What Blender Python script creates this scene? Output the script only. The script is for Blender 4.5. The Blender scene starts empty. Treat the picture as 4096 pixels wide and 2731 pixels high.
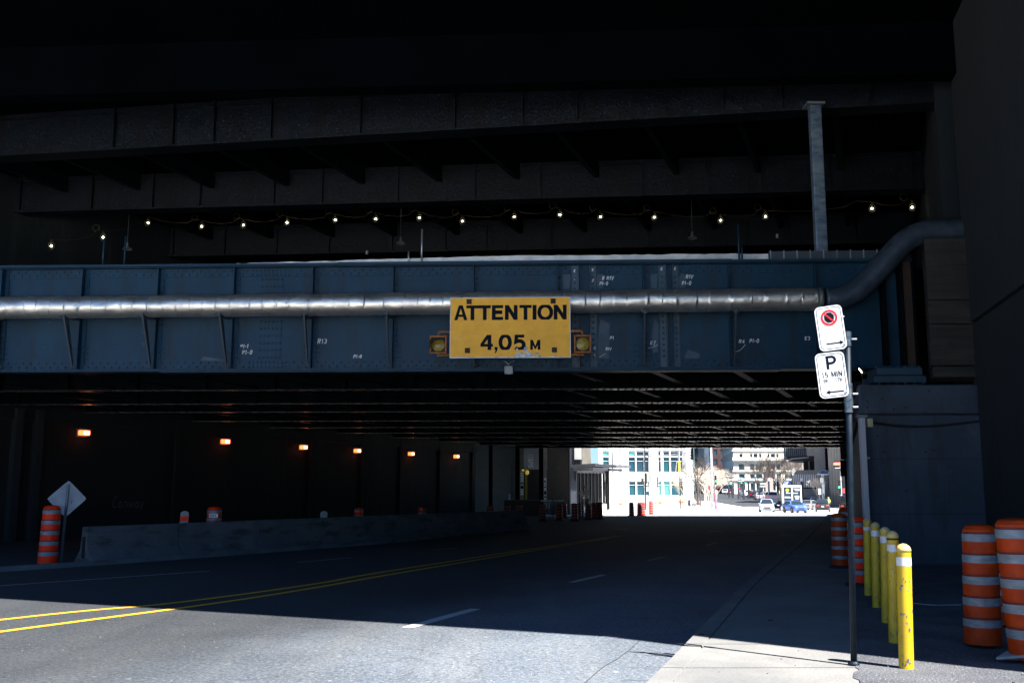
import bpy, math, random
from mathutils import Vector, Matrix
random.seed(7)
R = math.radians
S = bpy.context.scene
COL = S.collection
# ------------------------------------------------------------------ camera, sky, sun, exposure
F, TH, EYE = 3982.0, math.atan(0.14905), 1.65
cam = bpy.data.objects.new('camera', bpy.data.cameras.new('camera')); COL.objects.link(cam)
cam.location = (0, 0, EYE); cam.rotation_euler = (R(90) + TH, 0, 0)
cam.data.lens = 35; cam.data.sensor_width = 36; cam.data.clip_start = .1; cam.data.clip_end = 3000
S.camera = cam
SUN_DIR = Vector((.735, -.68, 0)).normalized(); ELEV = R(56)        # towards the sun
world = bpy.data.worlds.new('World'); S.world = world; world.use_nodes = True
wn = world.node_tree.nodes; bg = wn['Background']
sky = wn.new('ShaderNodeTexSky'); sky.sky_type = 'NISHITA'; sky.sun_disc = False
sky.sun_elevation = ELEV; sky.sun_rotation = math.atan2(SUN_DIR.x, SUN_DIR.y)
sky.dust_density = .2; sky.ozone_density = 6.0
tint = wn.new('ShaderNodeMix'); tint.data_type = 'RGBA'; tint.blend_type = 'MULTIPLY'; tint.inputs[0].default_value = 1; tint.inputs[7].default_value = (.72, .95, 1.15, 1)   # cold white balance of the photo
world.node_tree.links.new(sky.outputs[0], tint.inputs[6]); world.node_tree.links.new(tint.outputs[2], bg.inputs[0]); bg.inputs[1].default_value = .037
sun = bpy.data.objects.new('sun', bpy.data.lights.new('sun', 'SUN')); COL.objects.link(sun)
sun.data.energy = 5.0; sun.data.angle = R(.5); sun.data.color = (1, .955, .89)
sv = Vector((SUN_DIR.x * math.cos(ELEV), SUN_DIR.y * math.cos(ELEV), math.sin(ELEV)))
sun.rotation_euler = sv.to_track_quat('Z', 'Y').to_euler(); sun.location = sv * 60
S.view_settings.view_transform = 'Standard'; S.view_settings.look = 'None'
S.view_settings.exposure = 2.0; S.view_settings.gamma = 1
S.render.engine = 'CYCLES'
# ------------------------------------------------------------------ measuring helpers (photo survey -> metres)
CT, ST = math.cos(TH), math.sin(TH); D2 = 4096 / 2352
GP = [(-300, 0), (58, 0), (75, -.2), (100, -.75), (124, -1.15), (147, -1.2), (165, -.8), (181, -.45), (226, -.15), (271, .4), (320, .6), (450, 1.0), (1500, 1.2)]
def zg(y):
    for (a, za), (b, zb) in zip(GP, GP[1:]):
        if a <= y <= b:
            return za + (zb - za) * (y - a) / (b - a)
    return GP[-1][1]
def at(sx, sy, Y):
    u = (sx - 2048) / F; v = (1365.5 - sy) / F; t = Y / (CT - v * ST)
    return Vector((u * t, Y, EYE + (ST + v * CT) * t))
def atd(x, y, Y): return at(x * D2, y * D2, Y)
def G(sx, sy, dz=0):
    u = (sx - 2048) / F; v = (1365.5 - sy) / F; k = (ST + v * CT) / (CT - v * ST); Y = 20.
    for _ in range(60): Y = .5 * Y + .5 * ((zg(Y) + dz - EYE) / k)
    return Vector((u * Y / (CT - v * ST), Y, zg(Y) + dz))
def Gd(x, y, dz=0): return G(x * D2, y * D2, dz)
def Lz(x, y): return 2200 + x / 4.612, 1780 + y / 4.612
def Mz(x, y): return 2600 + x / 5.2275, 1780 + y / 5.2275
def Rz(x, y): return 2960 + x / 5.227, 1780 + y / 5.227
def Kz(x, y): return 1850 + x / 4.611, 1780 + y / 4.611
# ------------------------------------------------------------------ object helpers
def tag(o, label=None, cat=None, group=None, kind=None):
    if label: o['label'] = label
    if cat: o['category'] = cat
    if group: o['group'] = group
    if kind: o['kind'] = kind
    return o
MX = {}
def thing(name, loc, rz=0, label=None, cat=None, group=None, kind=None):
    o = bpy.data.objects.new(name, None); COL.objects.link(o)
    o.location = loc; o.rotation_euler = (0, 0, rz); o.empty_display_size = .2
    MX[o.name] = Matrix.Translation(loc) @ Matrix.Rotation(rz, 4, 'Z')
    return tag(o, label, cat, group, kind)
def copy_tree(o, parent=None, loc=None, rz=None, label=None, group=None):
    c = o.copy(); COL.objects.link(c); c.parent = parent
    if loc is not None: c.location = loc
    if rz is not None: c.rotation_euler = (0, 0, rz)
    if label: c['label'] = label
    if group: c['group'] = group
    for ch in [k for k in bpy.data.objects if k.parent == o]: copy_tree(ch, c)
    return c
class MB:
    def __init__(s): s.v = []; s.f = []; s.m = []; s.mi = 0
    def add(s, vs, fs):
        n = len(s.v); s.v += [tuple(p) for p in vs]
        for f in fs: s.f.append([i + n for i in f]); s.m.append(s.mi)
        return s
    def frame(s, o, ex, ey, ez):
        o, ex, ey, ez = map(Vector, (o, ex, ey, ez))
        vs = [o + ex * i + ey * j + ez * k for k in (0, 1) for j in (0, 1) for i in (0, 1)]
        return s.add(vs, [(0, 2, 3, 1), (4, 5, 7, 6), (0, 1, 5, 4), (2, 6, 7, 3), (0, 4, 6, 2), (1, 3, 7, 5)])
    def box(s, c, d, rz=0):
        c = Vector(c); a = Vector((math.cos(rz), math.sin(rz), 0)); b = Vector((-math.sin(rz), math.cos(rz), 0)); z = Vector((0, 0, 1))
        return s.frame(c - a * d[0] / 2 - b * d[1] / 2 - z * d[2] / 2, a * d[0], b * d[1], z * d[2])
    def bb(s, x0, x1, y0, y1, z0, z1): return s.frame((x0, y0, z0), (x1 - x0, 0, 0), (0, y1 - y0, 0), (0, 0, z1 - z0))
    def tube(s, pts, r, n=8, cap=True):
        pts = [Vector(p) for p in pts]; rr = r if isinstance(r, (list, tuple)) else [r] * len(pts); vs = []
        up = None
        for i, p in enumerate(pts):
            t = (pts[min(i + 1, len(pts) - 1)] - pts[max(i - 1, 0)]).normalized()
            if up is None: up = t.orthogonal().normalized()
            a = (up - t * up.dot(t))
            a = a.normalized() if a.length > 1e-4 else t.orthogonal().normalized()
            up = a; b = t.cross(a)
            vs += [p + (a * math.cos(2 * math.pi * k / n) + b * math.sin(2 * math.pi * k / n)) * rr[i] for k in range(n)]
        fs = [(i * n + k, i * n + (k + 1) % n, (i + 1) * n + (k + 1) % n, (i + 1) * n + k) for i in range(len(pts) - 1) for k in range(n)]
        if cap: fs += [tuple(range(n - 1, -1, -1)), tuple(range((len(pts) - 1) * n, len(pts) * n))]
        return s.add(vs, fs)
    def lathe(s, prof, c=(0, 0, 0), n=20, cap=True):
        c = Vector(c); vs = [c + Vector((r * math.cos(2 * math.pi * k / n), r * math.sin(2 * math.pi * k / n), z)) for r, z in prof for k in range(n)]
        fs = [(i * n + k, i * n + (k + 1) % n, (i + 1) * n + (k + 1) % n, (i + 1) * n + k) for i in range(len(prof) - 1) for k in range(n)]
        if cap: fs += [tuple(range(n - 1, -1, -1)), tuple(range((len(prof) - 1) * n, len(prof) * n))]
        return s.add(vs, fs)
    def prism(s, poly, o, ex, ey, ext):
        o, ex, ey, ext = map(Vector, (o, ex, ey, ext)); n = len(poly)
        a = [o + ex * x + ey * y for x, y in poly]
        return s.add(a + [p + ext for p in a], [tuple(range(n)), tuple(range(2 * n - 1, n - 1, -1))] + [(i, i + n, (i + 1) % n + n, (i + 1) % n) for i in range(n)])
    def loft(s, rings, cap=True):
        n = len(rings[0]); vs = [p for r in rings for p in r]
        fs = [(i * n + k, i * n + (k + 1) % n, (i + 1) * n + (k + 1) % n, (i + 1) * n + k) for i in range(len(rings) - 1) for k in range(n)]
        if cap: fs += [tuple(range(n - 1, -1, -1)), tuple(range((len(rings) - 1) * n, len(rings) * n))]
        return s.add(vs, fs)
    def quad(s, *p): return s.add(p, [tuple(range(len(p)))])
    def ball(s, c, r, n=8, m=5, sz=1):
        return s.lathe([(max(r * math.sin(math.pi * i / m), .001 * r), -r * sz * math.cos(math.pi * i / m)) for i in range(m + 1)], c, n)
    def dome(s, c, nrm, r, h=None):
        c, nrm = Vector(c), Vector(nrm).normalized(); h = h or r * .7; a = nrm.orthogonal().normalized(); b = nrm.cross(a); vs = []
        for rr, hh in ((r, 0), (r * .75, h * .75)):
            vs += [c + nrm * hh + (a * math.cos(k * math.pi / 3) + b * math.sin(k * math.pi / 3)) * rr for k in range(6)]
        vs.append(c + nrm * h)
        return s.add(vs, [(k, (k + 1) % 6, 6 + (k + 1) % 6, 6 + k) for k in range(6)] + [(6 + k, 6 + (k + 1) % 6, 12) for k in range(6)])
    def build(s, name, mats, parent=None, world=False, smooth=False, bevel=0, kind=None):
        me = bpy.data.meshes.new(name); vs = s.v
        if parent is not None and world:
            inv = MX[parent.name].inverted(); vs = [tuple(inv @ Vector(p)) for p in vs]
        me.from_pydata(vs, [], s.f)
        if not isinstance(mats, (list, tuple)): mats = [mats]
        for m in mats: me.materials.append(m)
        me.polygons.foreach_set('material_index', s.m)
        if smooth: me.polygons.foreach_set('use_smooth', [True] * len(s.f))
        o = bpy.data.objects.new(name, me); COL.objects.link(o)
        if parent is not None: o.parent = parent
        if bevel:
            b = o.modifiers.new('bevel', 'BEVEL'); b.width = bevel; b.segments = 2; b.limit_method = 'ANGLE'
        if kind: o['kind'] = kind
        return o
# ------------------------------------------------------------------ materials
MAT = {}
def mat(name, c, rough=.6, metal=0, c2=None, scale=3, detail=6, bump=0, bscale=None, emit=None, es=0, spec=.5, stretch=None, lo=.35, hi=.65, speck=None):
    if name in MAT: return MAT[name]
    m = bpy.data.materials.new(name); m.use_nodes = True; nt = m.node_tree; N = nt.nodes; Lk = nt.links.new
    p = N['Principled BSDF']; p.inputs['Base Color'].default_value = (*c, 1); p.inputs['Roughness'].default_value = rough
    p.inputs['Metallic'].default_value = metal; p.inputs['Specular IOR Level'].default_value = spec
    if emit: p.inputs['Emission Color'].default_value = (*emit, 1); p.inputs['Emission Strength'].default_value = es
    if c2 or bump or speck:
        g = N.new('ShaderNodeNewGeometry'); mp = N.new('ShaderNodeMapping'); Lk(g.outputs['Position'], mp.inputs[0])
        if stretch: mp.inputs['Scale'].default_value = stretch
    col = None
    if c2:
        n = N.new('ShaderNodeTexNoise'); n.inputs['Scale'].default_value = scale; n.inputs['Detail'].default_value = detail; n.inputs['Roughness'].default_value = .62
        Lk(mp.outputs[0], n.inputs['Vector']); r = N.new('ShaderNodeValToRGB'); Lk(n.outputs[0], r.inputs[0])
        r.color_ramp.elements[0].position = lo; r.color_ramp.elements[1].position = hi
        r.color_ramp.elements[0].color = (*c, 1); r.color_ramp.elements[1].color = (*c2, 1); col = r.outputs[0]
        rr = N.new('ShaderNodeMapRange'); Lk(n.outputs[0], rr.inputs[0]); rr.inputs[3].default_value = rough - .1; rr.inputs[4].default_value = min(1, rough + .12)
        Lk(rr.outputs[0], p.inputs['Roughness'])
    if speck:
        sc, col3, thr = speck
        n = N.new('ShaderNodeTexNoise'); n.inputs['Scale'].default_value = sc; n.inputs['Detail'].default_value = 2
        Lk(g.outputs['Position'], n.inputs['Vector']); r = N.new('ShaderNodeValToRGB'); Lk(n.outputs[0], r.inputs[0])
        r.color_ramp.elements[0].position = thr; r.color_ramp.elements[1].position = thr + .05
        r.color_ramp.elements[0].color = (0, 0, 0, 1); r.color_ramp.elements[1].color = (1, 1, 1, 1)
        mx = N.new('ShaderNodeMix'); mx.data_type = 'RGBA'; Lk(r.outputs[0], mx.inputs[0])
        if col: Lk(col, mx.inputs[6])
        else: mx.inputs[6].default_value = (*c, 1)
        mx.inputs[7].default_value = (*col3, 1); col = mx.outputs[2]
    if col: Lk(col, p.inputs['Base Color'])
    if bump:
        n = N.new('ShaderNodeTexNoise'); n.inputs['Scale'].default_value = bscale or scale * 4; n.inputs['Detail'].default_value = 5
        Lk(mp.outputs[0], n.inputs['Vector']); b = N.new('ShaderNodeBump'); b.inputs['Strength'].default_value = bump; b.inputs['Distance'].default_value = .05
        Lk(n.outputs[0], b.inputs['Height']); Lk(b.outputs[0], p.inputs['Normal'])
    MAT[name] = m; return m
asphalt = mat('asphalt', (.05, .066, .09), .82, c2=(.1, .12, .148), scale=.35, detail=9, bump=.35, bscale=60, speck=(55, (.27, .27, .26), .64))
def asphalt_detail():
    nt = asphalt.node_tree; N = nt.nodes; Lk = nt.links.new; p = N['Principled BSDF']
    src = p.inputs['Base Color'].links[0].from_socket
    g = N.new('ShaderNodeNewGeometry')
    def layer(src, scale, rot, sc, lo, hi, c, amount, dist=0):
        mp = N.new('ShaderNodeMapping'); mp.inputs['Rotation'].default_value = (0, 0, rot); mp.inputs['Scale'].default_value = sc
        Lk(g.outputs['Position'], mp.inputs[0]); n = N.new('ShaderNodeTexNoise'); n.inputs['Scale'].default_value = scale; n.inputs['Detail'].default_value = 5
        n.inputs['Distortion'].default_value = dist
        Lk(mp.outputs[0], n.inputs['Vector']); r = N.new('ShaderNodeMapRange'); r.inputs[1].default_value = lo; r.inputs[2].default_value = hi; r.inputs[4].default_value = amount
        Lk(n.outputs[0], r.inputs[0]); mx = N.new('ShaderNodeMix'); mx.data_type = 'RGBA'; Lk(r.outputs[0], mx.inputs[0]); Lk(src, mx.inputs[6]); mx.inputs[7].default_value = (*c, 1)
        return mx.outputs[2]
    s = layer(src, 1.2, R(22), (1, .07, 1), .48, .66, (.13, .137, .145), .4)      # polished wheel tracks along the lanes
    s = layer(s, 1.0, R(24), (2.2, .12, 1), .58, .7, (.05, .054, .06), .35)      # tyre rubber
    s = layer(s, 9, 0, (1, 1, 1), .66, .7, (.3, .3, .29), .5)
    s = layer(s, 26, 0, (1, 1, 1), .54, .6, (.24, .245, .25), .38); s = layer(s, 18, .7, (1, 1, 1), .56, .62, (.02, .022, .028), .5)      # coarse aggregate
    # hairline cracks
    v = N.new('ShaderNodeTexVoronoi'); v.feature = 'DISTANCE_TO_EDGE'; v.inputs['Scale'].default_value = .28
    nz = N.new('ShaderNodeTexNoise'); nz.inputs['Scale'].default_value = 1.5; nz.inputs['Detail'].default_value = 6; Lk(g.outputs['Position'], nz.inputs['Vector'])
    ad = N.new('ShaderNodeVectorMath'); ad.operation = 'ADD'; Lk(g.outputs['Position'], ad.inputs[0]); Lk(nz.outputs['Color'], ad.inputs[1]); Lk(ad.outputs[0], v.inputs['Vector'])
    r = N.new('ShaderNodeMapRange'); r.inputs[1].default_value = 0; r.inputs[2].default_value = .008; r.inputs[3].default_value = .4; r.inputs[4].default_value = 0; Lk(v.outputs[0], r.inputs[0])
    mx = N.new('ShaderNodeMix'); mx.data_type = 'RGBA'; Lk(r.outputs[0], mx.inputs[0]); Lk(s, mx.inputs[6]); mx.inputs[7].default_value = (.025, .027, .03, 1)
    # light falloff painted into the asphalt: darker left, ragged edge along the lanes
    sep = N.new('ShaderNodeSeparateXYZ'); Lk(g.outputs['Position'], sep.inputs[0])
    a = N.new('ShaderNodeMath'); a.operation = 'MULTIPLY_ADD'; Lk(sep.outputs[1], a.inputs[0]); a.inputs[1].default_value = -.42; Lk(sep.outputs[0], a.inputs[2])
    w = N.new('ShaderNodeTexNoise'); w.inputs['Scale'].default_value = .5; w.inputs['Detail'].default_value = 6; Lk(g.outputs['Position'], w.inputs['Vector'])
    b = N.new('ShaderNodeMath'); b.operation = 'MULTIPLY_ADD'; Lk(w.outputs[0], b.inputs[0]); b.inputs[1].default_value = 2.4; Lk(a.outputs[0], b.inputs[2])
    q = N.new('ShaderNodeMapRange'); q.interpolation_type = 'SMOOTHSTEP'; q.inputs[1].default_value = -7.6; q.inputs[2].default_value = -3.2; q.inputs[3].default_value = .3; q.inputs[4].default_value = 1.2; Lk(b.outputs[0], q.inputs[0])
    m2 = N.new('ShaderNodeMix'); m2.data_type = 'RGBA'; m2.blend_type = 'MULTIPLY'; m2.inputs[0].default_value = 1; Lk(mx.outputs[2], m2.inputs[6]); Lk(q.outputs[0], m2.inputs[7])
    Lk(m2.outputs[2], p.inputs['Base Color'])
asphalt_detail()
verge_m = mat('verge asphalt', (.05, .055, .07), .9, c2=(.11, .115, .13), scale=1.2, bump=.8, bscale=45, speck=(38, (.32, .33, .36), .66))
concrete = mat('sidewalk concrete', (.14, .142, .145), .85, c2=(.2, .198, .193), scale=.9, detail=9, bump=.25, bscale=30, speck=(26, (.1, .09, .08), .7))
pier_m = mat('pier concrete', (.038, .056, .084), .8, c2=(.066, .092, .128), scale=.8, detail=8, bump=.15, bscale=9, speck=(5, (.09, .1, .12), .74))
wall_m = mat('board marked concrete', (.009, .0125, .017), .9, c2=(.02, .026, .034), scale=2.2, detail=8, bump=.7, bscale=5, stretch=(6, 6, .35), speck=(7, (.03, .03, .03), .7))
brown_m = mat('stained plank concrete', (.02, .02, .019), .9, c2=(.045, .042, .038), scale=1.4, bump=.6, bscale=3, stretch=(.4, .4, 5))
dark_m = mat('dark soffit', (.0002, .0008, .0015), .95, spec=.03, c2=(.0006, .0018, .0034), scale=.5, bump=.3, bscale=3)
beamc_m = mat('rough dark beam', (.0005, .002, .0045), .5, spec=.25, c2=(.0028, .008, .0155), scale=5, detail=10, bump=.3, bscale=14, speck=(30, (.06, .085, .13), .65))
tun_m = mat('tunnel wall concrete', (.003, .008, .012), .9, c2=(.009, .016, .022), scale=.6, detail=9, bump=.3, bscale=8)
blue_m = mat('blue grey steel paint', (.003, .029, .062), .45, spec=.25, c2=(.008, .046, .088), scale=.7, detail=10, bump=.05, bscale=30, speck=(9, (.06, .09, .12), .72))
blue2_m = mat('paler repainted steel', (.03, .068, .1), .45, c2=(.02, .05, .085), scale=3, detail=8)
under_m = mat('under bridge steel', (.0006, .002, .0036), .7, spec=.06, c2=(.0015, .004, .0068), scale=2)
flange_m = mat('polished flange underside', (.004, .008, .012), .26, c2=(.01, .018, .025), scale=3, spec=.6)
gal_m = mat('galvanised steel', (.35, .38, .42), .38, .75, c2=(.5, .53, .57), scale=5)
sheath = mat('dented aluminium sheath', (.9, .85, .76), .38, .9, c2=(.62, .6, .57), scale=3, detail=8, bump=.55, bscale=3.2, speck=(20, (.12, .1, .08), .73), lo=.4, hi=.7)
wrap_m = mat('silver wrapped duct', (.55, .55, .56), .45, .3, c2=(.7, .7, .7), scale=4, bump=.9, bscale=5)
signy = mat('yellow sign sheeting', (1, .5, .018), .5, c2=(.9, .42, .018), scale=5, detail=8, speck=(16, (.3, .2, .06), .755))
signy.node_tree.nodes['Principled BSDF'].inputs['Roughness'].default_value = .5
navy = mat('dark lettering', (.004, .007, .014), .6, spec=.1)
black = mat('black paint', (.01, .01, .012), .5)
rusty = mat('rusty steel', (.05, .022, .012), .8, c2=(.025, .018, .016), scale=15)
scrape = mat('scraped bare metal', (.55, .56, .57), .4, .4, c2=(.2, .2, .2), scale=14)
white_s = mat('white sign sheeting', (.82, .82, .82), .45)
red_s = mat('red sign print', (.75, .01, .015), .45)
post_m = mat('dark painted post', (.003, .009, .018), .5, 0, spec=.2, c2=(.008, .018, .03), scale=9, speck=(22, (.3, .33, .35), .73))
ypaint = mat('yellow bollard paint', (.6, .4, .008), .45, c2=(.48, .3, .01), scale=4, speck=(11, (.1, .12, .16), .715))
ycap = mat('worn yellow cap', (.62, .45, .1), .6, c2=(.35, .3, .2), scale=9)
orange = mat('orange plastic', (.46, .045, .001), .5, spec=.22, c2=(.32, .026, .001), scale=5, speck=(14, (.18, .06, .03), .72))
redor = mat('fresh orange red plastic', (.95, .03, .002), .45, spec=.25, c2=(.8, .028, .002), scale=4)
groove = mat('drum groove', (.14, .015, .008), .7)
refl = mat('reflective tape', (.2, .245, .29), .4, c2=(.12, .155, .19), scale=8, stretch=(1, 1, 3), speck=(17, (.2, .16, .14), .72))
rubber = mat('black rubber', (.015, .015, .015), .8)
greyrub = mat('grey rubber foot', (.2, .22, .24), .75, c2=(.3, .31, .32), scale=6)
white_p = mat('white road paint', (.45, .45, .45), .7, c2=(.27, .27, .27), scale=9, lo=.5, hi=.75)
white_w = mat('worn white road paint', (.3, .3, .3), .7, c2=(.12, .12, .12), scale=7, lo=.45, hi=.6)
yel_w = mat('worn yellow road paint', (.42, .24, .015), .7, c2=(.16, .1, .02), scale=6, lo=.4, hi=.6)
yel_p = mat('yellow road paint', (.75, .4, .01), .65, c2=(.6, .3, .01), scale=5, lo=.45, hi=.8)
barrier_m = mat('barrier concrete', (.085, .095, .108), .85, c2=(.14, .152, .168), scale=1.1, detail=9, bump=.2, bscale=14)
chalk = mat('chalk', (.8, .8, .78), .9)
bulb_m = mat('lit bulb', (1, 1, 1), .4, emit=(1, .95, .8), es=5)
amber_l = mat('amber lens', (.35, .25, .02), .25, c2=(.18, .14, .02), scale=12)
orange_h = mat('orange lamp housing', (.42, .13, .01), .5, c2=(.2, .07, .01), scale=10)
sodium = mat('sodium lamp glass', (1, .5, .2), .4, emit=(1, .15, .04), es=1.1)
sodium_core = mat('sodium lamp core', (1, .8, .6), .4, emit=(1, .42, .2), es=2.6)
dimgrey = mat('dim grey metal', (.1, .11, .12), .6)
cable_y = mat('yellow cable', (.035, .03, .004), .6)
def grime(m, col, scale, stretch, lo, hi, amount, dist=0):
    nt = m.node_tree; N = nt.nodes; Lk = nt.links.new; p = N['Principled BSDF']; inp = p.inputs['Base Color']
    g = N.new('ShaderNodeNewGeometry'); mp = N.new('ShaderNodeMapping'); mp.inputs['Scale'].default_value = stretch; Lk(g.outputs['Position'], mp.inputs[0])
    n = N.new('ShaderNodeTexNoise'); n.inputs['Scale'].default_value = scale; n.inputs['Detail'].default_value = 7; n.inputs['Roughness'].default_value = .65; n.inputs['Distortion'].default_value = dist; Lk(mp.outputs[0], n.inputs['Vector'])
    r = N.new('ShaderNodeMapRange'); r.inputs[1].default_value = lo; r.inputs[2].default_value = hi; r.inputs[4].default_value = amount; Lk(n.outputs[0], r.inputs[0])
    mx = N.new('ShaderNodeMix'); mx.data_type = 'RGBA'; Lk(r.outputs[0], mx.inputs[0])
    if inp.links: Lk(inp.links[0].from_socket, mx.inputs[6])
    else: mx.inputs[6].default_value = inp.default_value
    mx.inputs[7].default_value = (*col, 1); Lk(mx.outputs[2], inp)
grime(blue_m, (.012, .022, .03), 1.6, (3, 3, .45), .5, .68, .75); grime(blue_m, (.075, .035, .02), 5, (2.5, 2.5, .5), .66, .72, .6); grime(blue_m, (.025, .058, .09), .8, (1, 1, 1), .58, .72, .4)
grime(pier_m, (.025, .03, .035), 1.1, (2.2, 2.2, .35), .5, .68, .7); grime(pier_m, (.16, .17, .18), 2.2, (1, 1, 1), .62, .74, .5)
grime(wall_m, (.012, .013, .015), .9, (3, 3, .3), .5, .66, .7); grime(wall_m, (.05, .05, .052), 3, (1, 1, .6), .64, .74, .5)
grime(tun_m, (.03, .036, .038), .5, (2, 2, .3), .52, .7, .7); grime(barrier_m, (.03, .03, .032), 1.6, (.7, .7, 3), .52, .66, .7); grime(barrier_m, (.25, .25, .25), 6, (1, 1, 1), .66, .72, .5)
grime(ypaint, (.12, .09, .03), 5, (1, 1, .6), .58, .72, .6); grime(brown_m, (.012, .012, .012), 2, (1, 1, .5), .5, .66, .6); grime(beamc_m, (.02, .011, .008), 1.3, (1, 1, 2), .6, .7, .6); grime(beamc_m, (.002, .003, .004), .9, (2, 2, .4), .5, .64, .7); grime(orange, (.08, .03, .012), 4, (1, 1, .5), .52, .7, .6); grime(refl, (.1, .09, .08), 5, (1, 1, 2), .56, .7, .6)
grime(concrete, (.1, .095, .09), 1.3, (1, .5, 1), .56, .7, .55); grime(verge_m, (.2, .2, .2), .7, (1, 1, 1), .6, .75, .4); grime(signy, (.35, .2, .05), 2.4, (1, 1, 1.6), .62, .76, .5)
# ------------------------------------------------------------------ stroke lettering
def arc(cx, cy, rx, ry, a0, a1, n=10): return [(cx + rx * math.cos(R(a0 + (a1 - a0) * i / n)), cy + ry * math.sin(R(a0 + (a1 - a0) * i / n))) for i in range(n + 1)]
GL = {
 'A': (.72, [[(.0, 0), (.36, 1), (.72, 0)], [(.15, .34), (.57, .34)]]), 'T': (.66, [[(0, .92), (.66, .92)], [(.33, .84), (.33, 0)]]),
 'E': (.56, [[(.56, .92), (.08, .92), (.08, .08), (.56, .08)], [(.16, .52), (.52, .52)]]), 'N': (.64, [[(.08, 0), (.08, 1)], [(.1, .94), (.54, .06)], [(.56, 0), (.56, 1)]]),
 'I': (.16, [[(.08, 0), (.08, 1)]]), 'O': (.78, [arc(.39, .5, .32, .45, 0, 360, 28)]), '0': (.6, [arc(.3, .5, .23, .44, 0, 360, 24)]),
 '4': (.62, [[(.5, 0), (.5, .95), (.06, .28), (.64, .28)]]), ',': (.2, [[(.12, .14), (.12, .02), (.04, -.14)]]), '.': (.2, [[(.1, 0), (.1, .14)]]),
 '5': (.6, [[(.54, .93), (.16, .93)] + arc(.28, .32, .24, .27, 128, -140, 14)]), 'M': (.8, [[(.08, 0), (.08, 1)], [(.09, .95), (.4, .1), (.71, .95)], [(.72, 1), (.72, 0)]]),
 'P': (.6, [[(.08, 0), (.08, .92), (.3, .92)] + arc(.3, .68, .22, .24, 90, -90, 10) + [(.16, .44)]]), '1': (.3, [[(.02, .78), (.18, .92), (.18, 0)]]),
 '3': (.55, [arc(.26, .71, .2, .21, 150, -80, 10), arc(.26, .29, .22, .24, 80, -150, 10)]), '7': (.55, [[(.02, .92), (.52, .92), (.2, 0)]]),
 '9': (.55, [arc(.27, .68, .2, .24, -20, 340, 16) , [(.47, .66), (.42, .25), (.12, .04)]]), 'h': (.5, [[(.06, 0), (.06, 1)], [(.1, .45)] + arc(.26, .45, .16, .17, 150, 0, 7) + [(.42, 0)]]),
 '-': (.4, [[(.05, .42), (.35, .42)]]), 'R': (.58, [[(.06, 0), (.06, .95), (.3, .95)] + arc(.3, .72, .2, .22, 90, -90, 8) + [(.1, .5)], [(.26, .48), (.54, 0)]]),
 'V': (.6, [[(0, 1), (.3, 0), (.6, 1)]]), 'K': (.55, [[(.06, 0), (.06, 1)], [(.5, 1), (.1, .45), (.52, 0)]]), '8': (.5, [arc(.25, .74, .17, .2, 0, 360, 12), arc(.25, .28, .2, .26, 0, 360, 12)]),
 'B': (.58, [[(.06, 0), (.06, 1), (.3, .97)] + arc(.3, .75, .18, .22, 90, -90, 6) + arc(.3, .27, .22, .26, 90, -90, 6) + [(.06, 0)]]), 'C': (.6, [arc(.34, .5, .28, .46, 50, 310, 14)]),
 'D': (.6, [[(.06, 0), (.06, 1)] + arc(.1, .5, .42, .48, 88, -88, 12) + [(.06, .02)]]), 'S': (.55, [arc(.28, .72, .21, .22, 30, 250, 9) + arc(.28, .27, .22, .23, 70, -150, 9)]),
 'a': (.5, [arc(.24, .25, .18, .25, 0, 360, 12), [(.44, .5), (.44, 0)]]), 'o': (.5, [arc(.25, .26, .19, .26, 0, 360, 12)]), 'n': (.48, [[(.05, 0), (.05, .5)] + arc(.24, .34, .17, .18, 150, 0, 6) + [(.41, 0)]]),
 'w': (.6, [[(0, .5), (.15, 0), (.3, .4), (.45, 0), (.6, .5)]]), 'e': (.5, [[(.06, .27), (.44, .27)] + arc(.25, .26, .19, .26, 10, 310, 12)]), 'r': (.35, [[(.05, 0), (.05, .5)], arc(.22, .34, .16, .17, 160, 60, 4)]),
 'm': (.7, [[(.05, 0), (.05, .5)] + arc(.2, .34, .13, .18, 150, 0, 5) + [(.33, 0)], arc(.47, .34, .14, .18, 150, 0, 5) + [(.61, 0)]]), 'l': (.14, [[(.07, 0), (.07, 1)]]), 'i': (.14, [[(.07, 0), (.07, .55)]]),
 't': (.35, [[(.15, .9), (.15, .05), (.3, .02)], [(0, .6), (.32, .6)]]), 's': (.42, [arc(.2, .39, .14, .12, 30, 250, 6) + arc(.2, .14, .15, .13, 70, -150, 6)]), 'y': (.5, [[(.03, .5), (.25, 0)], [(.47, .5), (.12, -.3)]]), ' ': (.34, []),
}
_lay = [0]
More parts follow.
